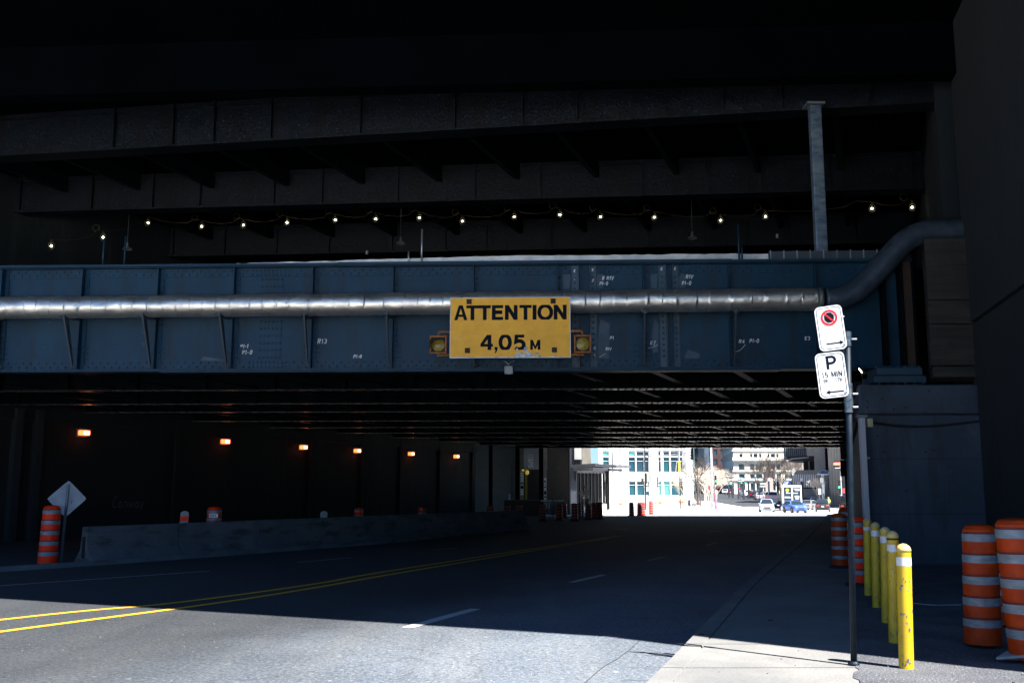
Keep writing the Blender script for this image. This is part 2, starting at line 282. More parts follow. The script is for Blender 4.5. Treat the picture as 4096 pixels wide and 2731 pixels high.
def stroke(mb, pts, o, ex, ez, h, t, nrm, wx=1.0, clamp=False):
    P = [Vector((x * h * wx, y * h)) for x, y in pts]
    P = [p for i, p in enumerate(P) if i == 0 or (p - P[i - 1]).length > 1e-6]; n = len(P); closed = (P[0] - P[-1]).length < 1e-5 * 1 + 1e-6
    if closed: P = P[:-1]; n -= 1
    L_, R_ = [], []
    for i in range(n):
        a = P[i - 1] if (i > 0 or closed) else None; b = P[(i + 1) % n] if (i < n - 1 or closed) else None
        d1 = (P[i] - a).normalized() if a is not None else None; d2 = (b - P[i]).normalized() if b is not None else None
        d1 = d1 or d2; d2 = d2 or d1
        n1 = Vector((-d1.y, d1.x)); n2 = Vector((-d2.y, d2.x)); m = n1 + n2
        m = m.normalized() if m.length > .2 else n1
        k = (t / 2) / max(m.dot(n1), .45)
        L_.append(P[i] + m * k); R_.append(P[i] - m * k)
    if clamp:
        for q in L_ + R_: q.y = min(max(q.y, 0), h)
    _lay[0] = (_lay[0] + 1) % 6; off = Vector(nrm) * (.00015 * _lay[0])
    f = lambda q: Vector(o) + Vector(ex) * q.x + Vector(ez) * q.y + off
    vs = [f(q) for q in L_] + [f(q) for q in R_]
    mb.add(vs, [(i, n + i, n + (i + 1) % n, (i + 1) % n) for i in range(n if closed else n - 1)])
SOLID = {   # heavy signwriter's shapes for the big board (flat faces that only touch along edges)
 'A': (.86, [[(0, 0), (.22, 0), (.43, .78), (.43, 1), (.3, 1)], [(.86, 0), (.56, 1), (.43, 1), (.43, .78), (.64, 0)], [(.279, .22), (.581, .22), (.538, .38), (.322, .38)]]),
 '4': (.7, [[(.4, 0), (.61, 0), (.61, 1), (.4, 1)], [(0, .22), (.4, .22), (.4, .4), (0, .4)], [(.61, .22), (.7, .22), (.7, .4), (.61, .4)], [(0, .4), (.21, .4), (.4, .7), (.4, 1), (.36, 1)]]),
 ',': (.3, [[(.03, .2), (.03, 0), (.11, 0), (.24, .02), (.24, .2)], [(.11, 0), (.03, -.2), (.12, -.2), (.24, .02)]])}
def solid(mb, c, o, ex, ez, h, width):
    w, polys = SOLID[c]
    for p in polys: mb.quad(*[Vector(o) + Vector(ex) * (x / w * width) + Vector(ez) * (z * h) for x, z in p])
def text(mb, s, o, ex, ez, h, t, nrm, width=None, gap=.16, center=False, jitter=0):
    tot = sum(GL[c][0] for c in s) + gap * (len(s) - 1); wx = (width / (tot * h)) if width else 1
    o = Vector(o); ex = Vector(ex); ez = Vector(ez)
    if center: o = o - ex * (tot * h * wx / 2)
    x = 0
    for c in s:
        w, pl = GL[c]
        for p in pl:
            q = [(a + random.uniform(-jitter, jitter), b + random.uniform(-jitter, jitter)) for a, b in p] if jitter else p
            if jitter and q: q = [(a + b * .15, b) for a, b in q]
            stroke(mb, q, o + ex * x * h * wx, ex, ez, h, t, nrm, wx, clamp=(not jitter and c not in ',y'))
        x += w + gap
def catmull(pts, n=8):
    pts = [Vector(p) for p in pts]; out = []
    for i in range(len(pts) - 1):
        p0 = pts[max(i - 1, 0)]; p1 = pts[i]; p2 = pts[i + 1]; p3 = pts[min(i + 2, len(pts) - 1)]
        for k in range(n):
            t = k / n; out.append(.5 * ((2 * p1) + (p2 - p0) * t + (2 * p0 - 5 * p1 + 4 * p2 - p3) * t * t + (3 * p1 - p0 - 3 * p2 + p3) * t ** 3))
    return out + [pts[-1]]
# ================================================================== ground, pavements, markings
def ground_sheet(name, x0f, x1f, ys, dz, m, nx=2):
    mb = MB(); vs = []
    for y in ys:
        for i in range(nx + 1):
            x = x0f(y) + (x1f(y) - x0f(y)) * i / nx; vs.append((x, y, zg(y) + dz))
    n = nx + 1
    mb.add(vs, [(j * n + i, j * n + i + 1, (j + 1) * n + i + 1, (j + 1) * n + i) for j in range(len(ys) - 1) for i in range(nx)])
    return mb.build(name, m, kind='structure')
ys_all = sorted(set([-300, -60, 0, 58, 75, 100, 124, 147, 165, 181, 226, 271, 320, 450, 700, 1200] + list(range(10, 58, 12))))
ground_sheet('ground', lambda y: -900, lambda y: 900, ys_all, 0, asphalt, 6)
inter_m = mat('pale far paving', (.5, .49, .47), .8, c2=(.62, .61, .58), scale=.4, detail=8)  # made paler than the asphalt so the far ground burns out white
ground_sheet('intersection_pavement', lambda y: -60, lambda y: 120, [70, 75, 100, 124, 147, 158], .012, inter_m, 3)
ground_sheet('bounce_ground', lambda y: -60, lambda y: 60, [-90, -18, 4.2], .008, mat('pale bounce concrete', (.66, .65, .63), .85, c2=(.74, .73, .71), scale=.5), 3)  # unseen pale ground added behind the camera to bounce sunlight at the bridge
EDGE = [(-7.3, -18), (-1.72, 0), (1.05, 8.3), (1.74, 10.42), (2.73, 13.5), (3.69, 16.5), (4.93, 20.1), (9.86, 34.3), (19.2, 62), (22.5, 72)]
ED = catmull([(x, y, 0) for x, y in EDGE], 4)
KH = .12
mb = MB()
for a, b in zip(ED, ED[1:]):       # pavement slabs, each with a sloping kerb face
    ra, rb = Vector((a.y * .333 + .02, a.y, 0)), Vector((b.y * .333 + .02, b.y, 0))
    if a.y > 19.9: ra.x = max(ra.x, a.x + 1.2)
    if b.y > 19.9: rb.x = max(rb.x, b.x + 1.2)
    za, zb = zg(a.y), zg(b.y)
    A0, B0 = (a.x - .05, a.y, za - .05), (b.x - .05, b.y, zb - .05); A1, B1 = (a.x + .02, a.y, za + KH), (b.x + .02, b.y, zb + KH)
    mb.quad(A0, B0, B1, A1)
    k1, k2 = (a.x + .2, a.y, za + KH), (b.x + .2, b.y, zb + KH); mb.quad(A1, B1, k2, k1)
    g1, g2 = (a.x + .212, a.y, za + KH - .02), (b.x + .212, b.y, zb + KH - .02); mb.quad(k1, k2, g2, g1)
    h1, h2 = (a.x + .225, a.y, za + KH - .003), (b.x + .225, b.y, zb + KH - .003); mb.quad(g1, g2, h2, h1)
    mb.quad(h1, h2, (rb.x, rb.y, zb + KH), (ra.x, ra.y, za + KH))
mb.build('sidewalk', concrete, kind='structure')
mb = MB()   # expansion joints of the pavement
for y in (7.0, 9.0, 10.35, 13.2, 16.2, 19.2, 22.5, 26):
    x0 = next(p.x for p in ED if p.y >= y) - .1
    mb.quad((x0 - .25, y, KH + .0035), (y * .333, y, KH + .0035), (y * .333, y + .012, KH + .0035), (x0 - .25, y + .012, KH + .0035))
mb.build('pavement_joints', mat('dark joint', (.06, .058, .055), .9), kind='structure')
mb = MB(); yy = [-18, 0, 4, 7, 8, 9, 10, 12, 14, 17, 20, 22, 30, 45, 62, 72]; rng = random.Random(3)
rag = []
y = -18.0
while y < 72: rag.append(y); y += .12 if 5 < y < 22 else 1.5
for a, b in zip(rag, rag[1:]):
    ja, jb = (rng.uniform(-.03, .03), rng.uniform(-.03, .03)) if not mb.v else (jl, rng.uniform(-.035, .035))
    jl = jb
    mb.quad((a * .333 + ja, a, zg(a) + KH + .006), (60, a, zg(a) + KH + .006), (60, b, zg(b) + KH + .006), (b * .333 + jb, b, zg(b) + KH + .006))
mb.build('verge', verge_m, kind='structure')
KL = catmull([Gd(x, y) for x, y in ((-200, 1327), (0, 1313), (166, 1302), (440, 1282), (689, 1263), (917, 1245), (1060, 1228))], 4)
mb = MB()
mb.loft([[p + Vector((-.1, .16, .0)), p + Vector((-.1, .16, .1)), p + Vector((-.02, .02, .1)), p + Vector((0, 0, 0))] for p in KL])
mb.build('kerb', barrier_m, kind='structure')
def line_sheet(name, pts, w, m, dz=.004, n=8):
    P = catmull([Vector((p[0], p[1], 0)) for p in pts], n) if len(pts) > 2 else [Vector((p[0], p[1], 0)) for p in pts]
    mb = MB(); vs = []
    for i, p in enumerate(P):
        t = (P[min(i + 1, len(P) - 1)] - P[max(i - 1, 0)]).normalized(); q = Vector((-t.y, t.x, 0)) * w / 2
        vs += [(p.x + q.x, p.y + q.y, zg(p.y) + dz), (p.x - q.x, p.y - q.y, zg(p.y) + dz)]
    mb.add(vs, [(2 * i, 2 * i + 1, 2 * i + 3, 2 * i + 2) for i in range(len(P) - 1)])
    return mb.build(name, m, kind='structure')
yl = [(-14.0, -3.0), (-9.6, 5.5), (-6.03, 12.1), (-4.43, 14.97), (-3.38, 17.4), (-2.04, 21.1), (3.40, 35.3), (13.0, 63)]
def shift(pts, d):
    V = [Vector((p[0], p[1])) for p in pts]; o = []
    for i, p in enumerate(V):
        t = (V[min(i + 1, len(V) - 1)] - V[max(i - 1, 0)]).normalized(); o.append((p.x - t.y * d, p.y + t.x * d))
    return o
def two(pts, k):
    line_sheet('lane_marking', pts[:k], .125, yel_p); line_sheet('lane_marking', pts[k - 1:], .11, yel_w)
two(shift(yl, .0), 7)
yu = [(-16.5, -3), (-11.0, 5.5)] + [tuple(Gd(x, y)[:2]) for x, y in ((0, 1423), (400, 1384), (720, 1341), (930, 1305))] + [(3.25, 35.5), (12.85, 63.2)]
two(yu, 7)
for (a, b, w, m) in (((935, 1441), (1092, 1398), .16, white_p), ((1312, 1337), (1388, 1319.5), .13, white_p), ((1490, 1287), (1526, 1278), .12, white_w), ((1622, 1252), (1648, 1245), .12, white_w)):
    line_sheet('lane_marking', [tuple(Gd(*a)[:2]), tuple(Gd(*b)[:2])], w, m, .0045)
for (a, b) in (((-60, 1349), (483, 1311)), ((683, 1291), (805, 1280.5)), ((1000, 1262), (1050, 1258))):
    line_sheet('lane_marking', [tuple(Gd(*a)[:2]), tuple(Gd(*b)[:2])], .075, white_p, .0045)
for (x0, x1, y) in ((1628, 1660, 1219.5), (1785, 1810, 1225), (1792, 1825, 1227.5), (1700, 1738, 1219), (1410, 1445, 1214)):
    line_sheet('lane_marking', [tuple(Gd(x0, y)[:2]), tuple(Gd(x1, y + .6)[:2])], .22, white_p, .0045)
line_sheet('tar_seam', [tuple(Gd(*p)[:2]) for p in ((1330, 1580), (1385, 1532), (1425, 1508), (1470, 1470), (1530, 1410))], .009, mat('tar seam', (.05, .052, .056), .6), .005)
# ================================================================== low railway bridge
PS = math.atan(.037); E1 = Vector((math.cos(PS), -math.sin(PS), 0)); NN = Vector((-math.sin(PS), -math.cos(PS), 0)); Z = Vector((0, 0, 1)); O0 = Vector((0, 22.4, 0))
def GV(s, n, z): return O0 + E1 * s + NN * n + Z * z
def gbox(mb, s0, s1, n0, n1, z0, z1): return mb.frame(GV(s0, n0, z0), E1 * (s1 - s0), NN * (n1 - n0), Z * (z1 - z0))
ZB, ZT, SL, SR = 4.33, 6.78, -17.5, 9.0
br = thing('railway_bridge', GV(0, 0, ZB), 0, 'low blue grey riveted steel railway bridge spanning the whole road', 'bridge')
def fx(xd): return (xd - 1176) * .00982      # photo column on the web -> metres along the girder
mb = MB(); gbox(mb, SL, SR, -.01, .01, ZB + .04, ZT - .04)
web = mb.build('girder', blue_m, br, True)
mb = MB(); gbox(mb, SL, SR, -.24, .24, ZT - .035, ZT); gbox(mb, SL, SR, -.2, .2, ZT + .002, ZT + .03); gbox(mb, -4, 5, -.17, .17, ZT + .032, ZT + .05)
gbox(mb, SL, SR, .012, .03, ZT - .25, ZT - .037); gbox(mb, SL, SR, .031, .16, ZT - .05, ZT - .037)
mb.build('top_flange', blue_m, br, True)
mb = MB(); gbox(mb, SL, SR, -.25, .25, ZB, ZB + .03); gbox(mb, SL, SR, -.22, .22, ZB - .022, ZB - .002); gbox(mb, -8, 6, -.2, .2, ZB - .042, ZB - .024)
gbox(mb, SL, SR, .012, .03, ZB + .032, ZB + .25); gbox(mb, SL, SR, .031, .17, ZB + .032, ZB + .045)
mb.build('bottom_flange', blue_m, br, True)
stx = [-17, -15.3, -13.55, -11.85] + [fx(x) for x in (163, 344, 525, 711, 900, 1088, 1282, 1480, 1676, 1873)]
for s in stx:
    mb = MB(); gbox(mb, s - .006, s + .006, .032, .2, ZB + .05, ZT - .055); gbox(mb, s + .007, s + .095, .031, .042, ZB + .05, ZT - .055)
    st = mb.build('stiffener', blue_m, br, True)
for x0, x1 in ((1315, 1331), (1357, 1372), (1517, 1533), (1548, 1562)):
    mb = MB(); a, b = fx(x0), fx(x1); gbox(mb, a, b, .032, .045, ZB + .05, ZT - .055); gbox(mb, (a if x0 in (1357, 1548) else b) - .006, (a if x0 in (1357, 1548) else b) + .006, .045, .15, ZB + .05, ZT - .055)
    mb.build('cover_plate', blue2_m, br, True)
for x0, x1 in ((584, 637),):
    mb = MB(); gbox(mb, fx(x0), fx(x1), .013, .024, ZB + .26, ZT - .27); gbox(mb, fx(x0) - .25, fx(x1) + .2, .031, .04, ZB + .06, ZB + .25); gbox(mb, fx(x0) - .25, fx(x1) + .2, .031, .04, ZT - .24, ZT - .06)
    mb.build('splice_plate', blue_m, br, True)
mb = MB()       # rivets, domed heads along every flange angle, stiffener and splice
def riv(s, n, z, r=.026): mb.dome(GV(s, n, z), NN, r)
s = SL + .1; i = 0
while s < SR - .1:
    if min(abs(s - q) for q in stx) > .05 and not (fx(584) - .3 < s < fx(637) + .25):
        riv(s, .03, ZT - (.11 if i % 2 else .19)); riv(s, .03, ZB + (.11 if i % 2 else .2))
    s += .09; i += 1
s = SL + .1
while s < SR: mb.dome(GV(s, .2, ZB + .03), (0, 0, 1), .02); s += .18
s = fx(584) - .2
while s < fx(637) + .2:
    for z in (ZB + .1, ZB + .2, ZT - .1, ZT - .2): riv(s, .04, z)
    s += .095
for j in range(12):
    for k in range(6): riv(fx(587) + k * .092, .024, ZB + .32 + j * .165)
for q in stx + [fx(1322) - .05, fx(1364) - .05, fx(1525) - .05, fx(1555) - .05]:
    z = ZB + .3
    while z < ZT - .27: riv(q + .052, .045 if q in stx else .047, z); z += .13
for q in stx:
    for dx in (-.2, -.12, .15):
        for dz in (.3, .42, .55): riv(q + dx, .012, ZB + dz, .019)
mb.build('rivets', blue_m, br, True)
# fresh paint patches where the steel was repaired
mb = MB()
for x0, x1, y0, y1 in ((1296, 1313, 612, 665), (1375, 1390, 612, 665), (1500, 1516, 612, 665), (1565, 1580, 625, 665), (450, 510, 815, 828), (1375, 1402, 735, 830), (1575, 1608, 805, 832), (900, 960, 832, 838), (1500, 1515, 735, 812)):
    z1 = ZT - (y0 - 605) * .01; z0 = ZT - (y1 - 605) * .01; a, b = fx(x0), fx(x1); mb = MB()
    mb.quad(*[GV(*p) for p in ((a, .0125, z0), (b - .03, .0125, z0 + .02), (b, .0125, z1 - .1), (a + .06, .0125, z1), (a - .02, .0125, (z0 + z1) / 2))])
    mb.build('paint_patch', blue2_m, br, True)
mb = MB()
for (st_, x, y, h) in (('P1-1', 540, 797, 9), ('P1-0', 545, 812, 10), ('R13', 722, 788, 12), ('P1-0', 807, 822, 8), ('8 R1V', 1386, 643, 9), ('P1-0', 1380, 655, 8), ('R1V', 1580, 641, 9), ('P1-0', 1570, 656, 9), ('P1', 1402, 782, 8), ('R1V', 1392, 807, 7), ('R7', 1494, 795, 9), ('R4', 1697, 792, 9), ('P1-0', 1721, 791, 9), ('K3', 1847, 786, 9), ('R', 1364, 806, 7), ('6', 1364, 822, 7), ('K', 1320, 625, 7), ('1', 1320, 642, 8), ('K', 1362, 623, 7), ('2', 1362, 648, 7), ('K', 1522, 622, 7), ('K', 1553, 622, 7)):
    GL.setdefault('6', (.5, [arc(.25, .25, .2, .24, 0, 360, 12) + [(.1, .5), (.35, 1)]])); GL.setdefault('2', (.5, [arc(.24, .74, .2, .22, 160, -40, 8) + [(.02, .02), (.48, .02)]]))
    z = ZT - (y - 604) * .0099
    mb = MB(); text(mb, st_, GV(fx(x), .046 if x in (1320, 1362, 1364, 1522, 1553) else .013, z), E1, Z, h * .0098, .014, NN, jitter=.05); mb.build('chalk_mark', chalk, br, True)
for a, b in (((1487, 803), (1500, 800)), ((1500, 800), (1512, 795)), ((1712, 795), (1700, 808)), ((1700, 808), (1688, 812)), ((1392, 814), (1378, 822))):
    pa, pb = [GV(fx(q[0]), .0135, ZT - (q[1] - 604) * .0099) for q in (a, b)]; mb = MB(); mb.tube([pa, pb], .006, 4); mb.build('chalk_line', chalk, br, True)
# the girders behind, their flanges and the lateral bracing
GY = [26.7, 31.0, 34.3, 38.9, 43.0, 47.2, 51.4, 55.6, 59.8, 64.3]
def xl(Y): return -15.2 + .473 * (Y - 35.2)
def xr(Y): return 7.42 + .326 * (Y - 21.2)
for Yk in GY:
    n = -(Yk - 22.4); a = xl(Yk) + .25; b = xr(Yk) - .15
    mb = MB(); gbox(mb, a, b, n - .012, n + .012, ZB + .02, 6.0); gbox(mb, a, b, n - .19, n + .19, ZB, ZB + .018)
    s = a + 1
    while s < b: gbox(mb, s, s + .02, n + .013, n + .17, ZB + .04, 5.98); s += 1.9
    mb.build('cross_girder', under_m, br, True)
    mb = MB(); gbox(mb, a, b, n - .19, n - .075, ZB - .012, ZB - .001); gbox(mb, a, b, n + .075, n + .19, ZB - .012, ZB - .001)
    s = max(a, -3)
    while s < b:
        for q in (-.14, .14): mb.dome(GV(s, n + q, ZB - .012), (0, 0, -1), .026, .024)
        s += .19 if Yk < 45 else .26
    mb.build('flange_plate', flange_m, br, True)
allY = [22.4] + GY; brace_m = mat('bracing steel', (.003, .0045, .006), .5, spec=.12)
for i in range(len(allY) - 1):
    y0, y1 = allY[i], allY[i + 1]; mb = MB(); s = xl(y0) + 1.5; s = math.ceil(s / 1.94) * 1.94 - .98
    step = 1.94 if y0 < 32 else 2.6
    while s < xr(y0) - .6:
        p = GV(s, -(y0 - 22.4) - .2, ZB + .06); L = y1 - y0 - .4; dx = .42 * L
        mb.frame(p, E1 * .2, Vector((dx, L, 0)), Z * .012)
        s += step
    mb.build('lateral_bracing', brace_m, br, True)
mb = MB(); mb.prism([(-23.5, 23.72), (9.9, 22.45), (26, 64.6), (-1, 65.2)], (0, 0, 6.0), (1, 0, 0), (0, 1, 0), (0, 0, .7)); mb.build('deck_slab', dark_m, br, True)
mb = MB(); gbox(mb, fx(2020), fx(2030), .03, .22, ZB + .05, ZT - .05); gbox(mb, fx(2060), fx(2068), .03, .22, ZB + .05, ZT - .05); gbox(mb, SR - .03, SR, .03, .24, ZB + .05, ZT - .05); mb.build('end_stiffener', under_m, br, True)
mb = MB(); gbox(mb, fx(1995), fx(2095), -.35, .35, 4.15, ZB - .025); gbox(mb, fx(1985), fx(2100), -.4, .42, 3.98, 4.12)
for k in range(6): gbox(mb, fx(1998 + 19 * k), fx(1998 + 19 * k) + .02, .3, .4, 3.9, 4.0)
for k in range(7): mb.dome(GV(fx(1995 + 16 * k), .3, ZB - .02), (0, 0, 1), .03, .05)
mb.build('bearing', blue2_m, br, True)
# ================================================================== insulated pipe on brackets
pp = thing('insulated_pipe', GV(0, .55, 5.3), 0, 'dented silver insulated pipe running along the face of the blue bridge', 'pipe')
NP = .52; rp = .255; rng = random.Random(5)
def pz(s): return 5.79 + .004 * s
mb = MB(); rings = []; nA = 28
dents = [(rng.uniform(-12, 7), rng.uniform(.2, 1.6), rng.uniform(.1, .3), rng.uniform(.008, .02)) for _ in range(16)] + [(fx(x), 1.0, .14, .035) for x in (170, 318, 735, 862, 1430, 1650, 1745)]
seams = []; q = SL
while q < 6.8: seams.append(q); q += rng.choice((.28, .3, .33, .45))
ss = sorted(set([SL + .07 * k for k in range(int((7 - SL) / .07))] + [round(q + d, 4) for q in seams for d in (-.001, 0, .022, .023)]))
for s in ss:
    band = any(-1e-4 <= s - q <= .0221 for q in seams); near = [d_ for d_ in dents if abs(s - d_[0]) < 2 * d_[2]]; ring = []
    for k in range(nA):
        a = 2 * math.pi * k / nA; r = rp + (.001 if band else 0)
        for ds, da, w, dep in near:
            d = ((s - ds) / w) ** 2 + ((a - da) / .4) ** 2
            if d < 4: r -= dep * math.exp(-d)
        r += .004 * math.sin(s * 2.3 + a) + .002 * math.sin(9 * s)
        r += rng.uniform(-.0035, .0035)
        ring.append(GV(s, NP + r * math.cos(a), pz(s) + r * math.sin(a)))
    rings.append(ring)
mb.loft(rings); pipe = mb.build('sheathing', sheath, pp, True, smooth=True)
el = [GV(6.95, NP, pz(7)), GV(7.25, NP, 5.83), GV(7.55, NP, 5.95), GV(7.85, NP, 6.18), GV(8.5, NP, 6.86), GV(8.75, NP, 7.1), GV(9.05, NP, 7.27), GV(9.4, NP, 7.34), GV(10.4, NP, 7.36)]
mb = MB(); mb.tube(catmull(el, 6), rp, 26)
mb.build('elbow', mat('dull pipe elbow', (.05, .075, .11), .4, .5, c2=(.09, .12, .16), scale=4, bump=.2), pp, True, smooth=True)
for q in [-11.7] + [fx(x) for x in (157, 340, 518, 706, 894, 1090, 1477, 1680)]:
    mb = MB(); zb = ZB + .06
    mb.frame(GV(q - .02, .23, zb), E1 * .05, NN * .02, Z * .1)
    b0 = GV(q - .02, .2, zb); sk = E1 * (-.1 if q < -5 else 0)
    mb.prism([(0, 0), (.06, 0), (.5, 1.1), (.5, 1.24), (.38, 1.24)], b0, NN + sk * 1.2, Z, E1 * .035)
    mb.frame(GV(q - .06, .22, 5.5), E1 * .12, NN * .5 + sk, Z * .03)
    mb.frame(GV(q - .1, NP - .12, 5.55) + sk * .6, E1 * .16, NN * .24, Z * .03)
    mb.build('bracket', mat('bracket steel', (.03, .045, .06), .5), pp, True)
# ================================================================== height sign with its signal lamps
SY = 1.0
sg = thing('height_sign', GV(0, .9, 4.5), 0, 'yellow height warning board reading ATTENTION 4,05 M, scraped along its lower edge', 'road sign')
X0, X1, Z0, Z1 = -1.318, 1.302, 4.505, 5.825; NSn = .9
mb = MB(); mb.frame(GV(X0, NSn - .02, Z0), E1 * (X1 - X0), NN * .02, Z * (Z1 - Z0)); mb.build('panel', signy, sg, True)
mb = MB(); t = .012
for a, b, c, d in ((X0 - t, X1 + t, Z0 - t, Z0), (X0 - t, X1 + t, Z1, Z1 + t), (X0 - t, X0, Z0, Z1), (X1, X1 + t, Z0, Z1)): mb.frame(GV(a, NSn - .028, c), E1 * (b - a), NN * .034, Z * (d - c))
mb.build('edge_trim', gal_m, sg, True)
def sxz(px, py): return X0 + (px - 485) / 1130 * (X1 - X0), Z1 - (py - 445) / 563 * (Z1 - Z0)
mb = MB()
GLX = {'A': 520, 'T': 634, 'T2': 752, 'E': 880, 'N': 1005, 'T3': 1138, 'I': 1265, 'O': 1312, 'N2': 1465}
for key, wpx in (('A', 125), ('T', 118), ('T2', 116), ('E', 104), ('N', 112), ('T3', 116), ('I', 32), ('O', 140), ('N2', 116)):
    x, z = sxz(GLX[key], 655)
    if key == 'A': solid(mb, 'A', GV(x, NSn + .003, z), E1, Z, .328, wpx / 1130 * (X1 - X0)); continue
    text(mb, key[0], GV(x, NSn + .003, z), E1, Z, .328, .082 if key[0] != 'I' else .086, NN, width=wpx / 1130 * (X1 - X0))
for ch, px, w in (('4', 770, 118), (',', 900, 40), ('0', 945, 118), ('5', 1080, 115)):
    x, z = sxz(px, 938)
    if ch in SOLID: solid(mb, ch, GV(x, NSn + .003, z), E1, Z, .335, w / 1130 * (X1 - X0)); continue
    text(mb, ch, GV(x, NSn + .003, z), E1, Z, .335, .082, NN, width=w / 1130 * (X1 - X0))
x, z = sxz(1243, 938); text(mb, 'M', GV(x, NSn + .003, z), E1, Z, .218, .057, NN, width=88 / 1130 * (X1 - X0))
mb.build('lettering', navy, sg, True)
for px, py in ((661, 480), (1457, 480), (648, 942), (1466, 940)):
    x, z = sxz(px, py); mb = MB(); mb.frame(GV(x - .056, NSn + .004, z - .056), E1 * .112, NN * .01, Z * .112); mb.dome(GV(x, NSn + .014, z), NN, .02); mb.build('bolt_plate', rusty, sg, True)
rng = random.Random(11); mb = MB()
for k in range(46):
    px = rng.gauss(1200, 50); py = 1006 - abs(rng.gauss(0, 30)); x, z = sxz(px, py); w, h = rng.uniform(.01, .07), rng.uniform(.01, .06)
    pts = [(x + w * math.cos(a) * rng.uniform(.5, 1), z + h * math.sin(a) * rng.uniform(.5, 1)) for a in [R(q) for q in range(0, 360, 60)]]
    mb.quad(*[GV(p[0], NSn + .0015 + k * .0001, max(p[1], Z0)) for p in pts])
for k in range(26):
    x, z = sxz(490 + rng.random() * 1110, 1003 + rng.uniform(-5, 4)); w = rng.uniform(.02, .09); mb.quad(*[GV(a, NSn + .0013 + k * .0001, max(b, Z0)) for a, b in ((x, z - .012), (x + w, z - .012), (x + w * .8, z + rng.uniform(.0, .02)), (x + .01, z + .008))])
for px, py in ((572, 815), (690, 785), (545, 808), (1400, 665), (1245, 660)):
    x, z = sxz(px, py); mb.quad(*[GV(a, NSn + .0015, b) for a, b in ((x, z), (x + .03, z + .006), (x + .04, z + .025), (x + .012, z + .014))])
mb.build('scrape', scrape, sg, True)
for sgn, x in ((-1, fx(1015) + .0), (1, fx(1336))):
    zc = 4.79
    lt = thing('signal_lamp', GV(x, NSn, zc - .2), 0, 'amber flasher lamp left of the yellow height board, its visor bent down' if sgn < 0 else 'amber flasher lamp right of the yellow height board, without a visor', 'signal lamp', 'flasher lamps beside the height board')
    mb = MB(); mb.frame(GV(x - .17, NSn - .1, zc - .19), E1 * .34, NN * .1, Z * .38); mb.build('housing', rusty, lt, True, bevel=.015)
    mb = MB()
    for a, b, c, d in ((-.185, .185, .165, .2), (-.185, .185, -.2, -.165), (-.185, -.15, -.165, .165), (.15, .185, -.165, .165)): mb.frame(GV(x + a, NSn + .001, zc + c), E1 * (b - a), NN * .035, Z * (d - c))
    mb.build('housing_rim', orange_h, lt, True, bevel=.008)
    mb = MB(); c = GV(x, NSn + .002, zc); vs = [c + NN * .035 * (1 - r * r / .0196) + E1 * r * math.cos(a) + Z * r * math.sin(a) for r in (.14, .09, .03) for a in [R(15 * k) for k in range(24)]]
    mb.add(vs, [(i * 24 + k, i * 24 + (k + 1) % 24, (i + 1) * 24 + (k + 1) % 24, (i + 1) * 24 + k) for i in range(2) for k in range(24)] + [tuple(range(48, 72))]); mb.build('lens', amber_l, lt, True, smooth=True)
    if sgn < 0:
        mb = MB(); mb.frame(GV(x - .17, NSn + .04, zc + .1), E1 * .3 + Z * .05, NN * .2 - Z * .06, Z * .008); mb.frame(GV(x - .18, NSn + .04, zc - .1), E1 * .01, NN * .16, Z * .2); mb.build('visor', black, lt, True)
    for dz in (.28, -.24):
        e = X0 if sgn < 0 else X1
        mb = MB(); mb.tube([GV(x, NSn - .05, zc + dz * .75), GV(x, NSn - .05, zc + dz), GV(x - sgn * .02, NSn - .05, zc + dz + .015), GV(e - sgn * .05, NSn - .05, zc + dz + .015)], .026, 8); mb.build('pipe_arm', orange_h, lt, True, smooth=True)
jb = thing('junction_box', GV(fx(1170), .33, 4.21), 0, 'small pale grey junction box hanging from the bridge under the yellow board', 'junction box')
mb = MB(); mb.frame(GV(fx(1170) - .095, .28, 4.2), E1 * .185, NN * .09, Z * .185); mb.build('box', mat('grey box', (.32, .34, .35), .6), jb, True, bevel=.012)
mb = MB()
for a in (-.075, .07):
    for b in (.02, .165): mb.dome(GV(fx(1170) + a, .37, 4.2 + b), NN, .01)
mb.build('screw', black, jb, True)
mb = MB(); mb.tube([GV(fx(1170), .32, 4.385), GV(fx(1170), .32, 4.42), GV(fx(1170) + .06, .32, 4.48), GV(fx(1170) + .13, .33, 4.5)], .007, 5); mb.tube([GV(fx(1170) - .005, .32, 4.42), GV(fx(1170) - .06, .32, 4.47), GV(fx(1170) - .12, .33, 4.5)], .007, 5); mb.build('cable', gal_m, jb, True)
# ================================================================== things on top of the girder
mb = MB(); rings = []; s = fx(520); rng = random.Random(2)
while s < fx(1782):
    h = .05 + .13 * min(1, (s - fx(520)) / 6.5) + rng.uniform(-.01, .01); rings.append([GV(s, -.12, ZT + .055), GV(s, -.12 + rng.uniform(-.01, .01), ZT + .055 + h), GV(s, -.62, ZT + .07 + h), GV(s, -.62, ZT + .055)]); s += .16
mb.loft(rings); tag(mb.build('wrapped_duct', wrap_m), 'long flat duct wrapped in crumpled silver foil lying on the bridge top', 'duct')
bd = thing('vent_duct', GV(fx(1910), -.3, ZT), 0, 'dark ribbed metal box duct behind the tall steel column on the bridge', 'duct')
mb = MB(); gbox(mb, fx(1782), fx(2045), -.9, -.35, ZT + .05, ZT + .34); mb.build('casing', mat('dark galvanised', (.08, .1, .12), .45, .6), bd, True)
mb = MB()
for k in range(9): gbox(mb, fx(1784 + k * 31), fx(1784 + k * 31) + .02, -.348, -.32, ZT + .05, ZT + .36)
mb.build('rib', gal_m, bd, True)
rods = [(200, 545, 612), (252, 541, 611), (963, 522, 602), (932, 574, 601), (1705, 508, 592), (1712, 560, 592)]
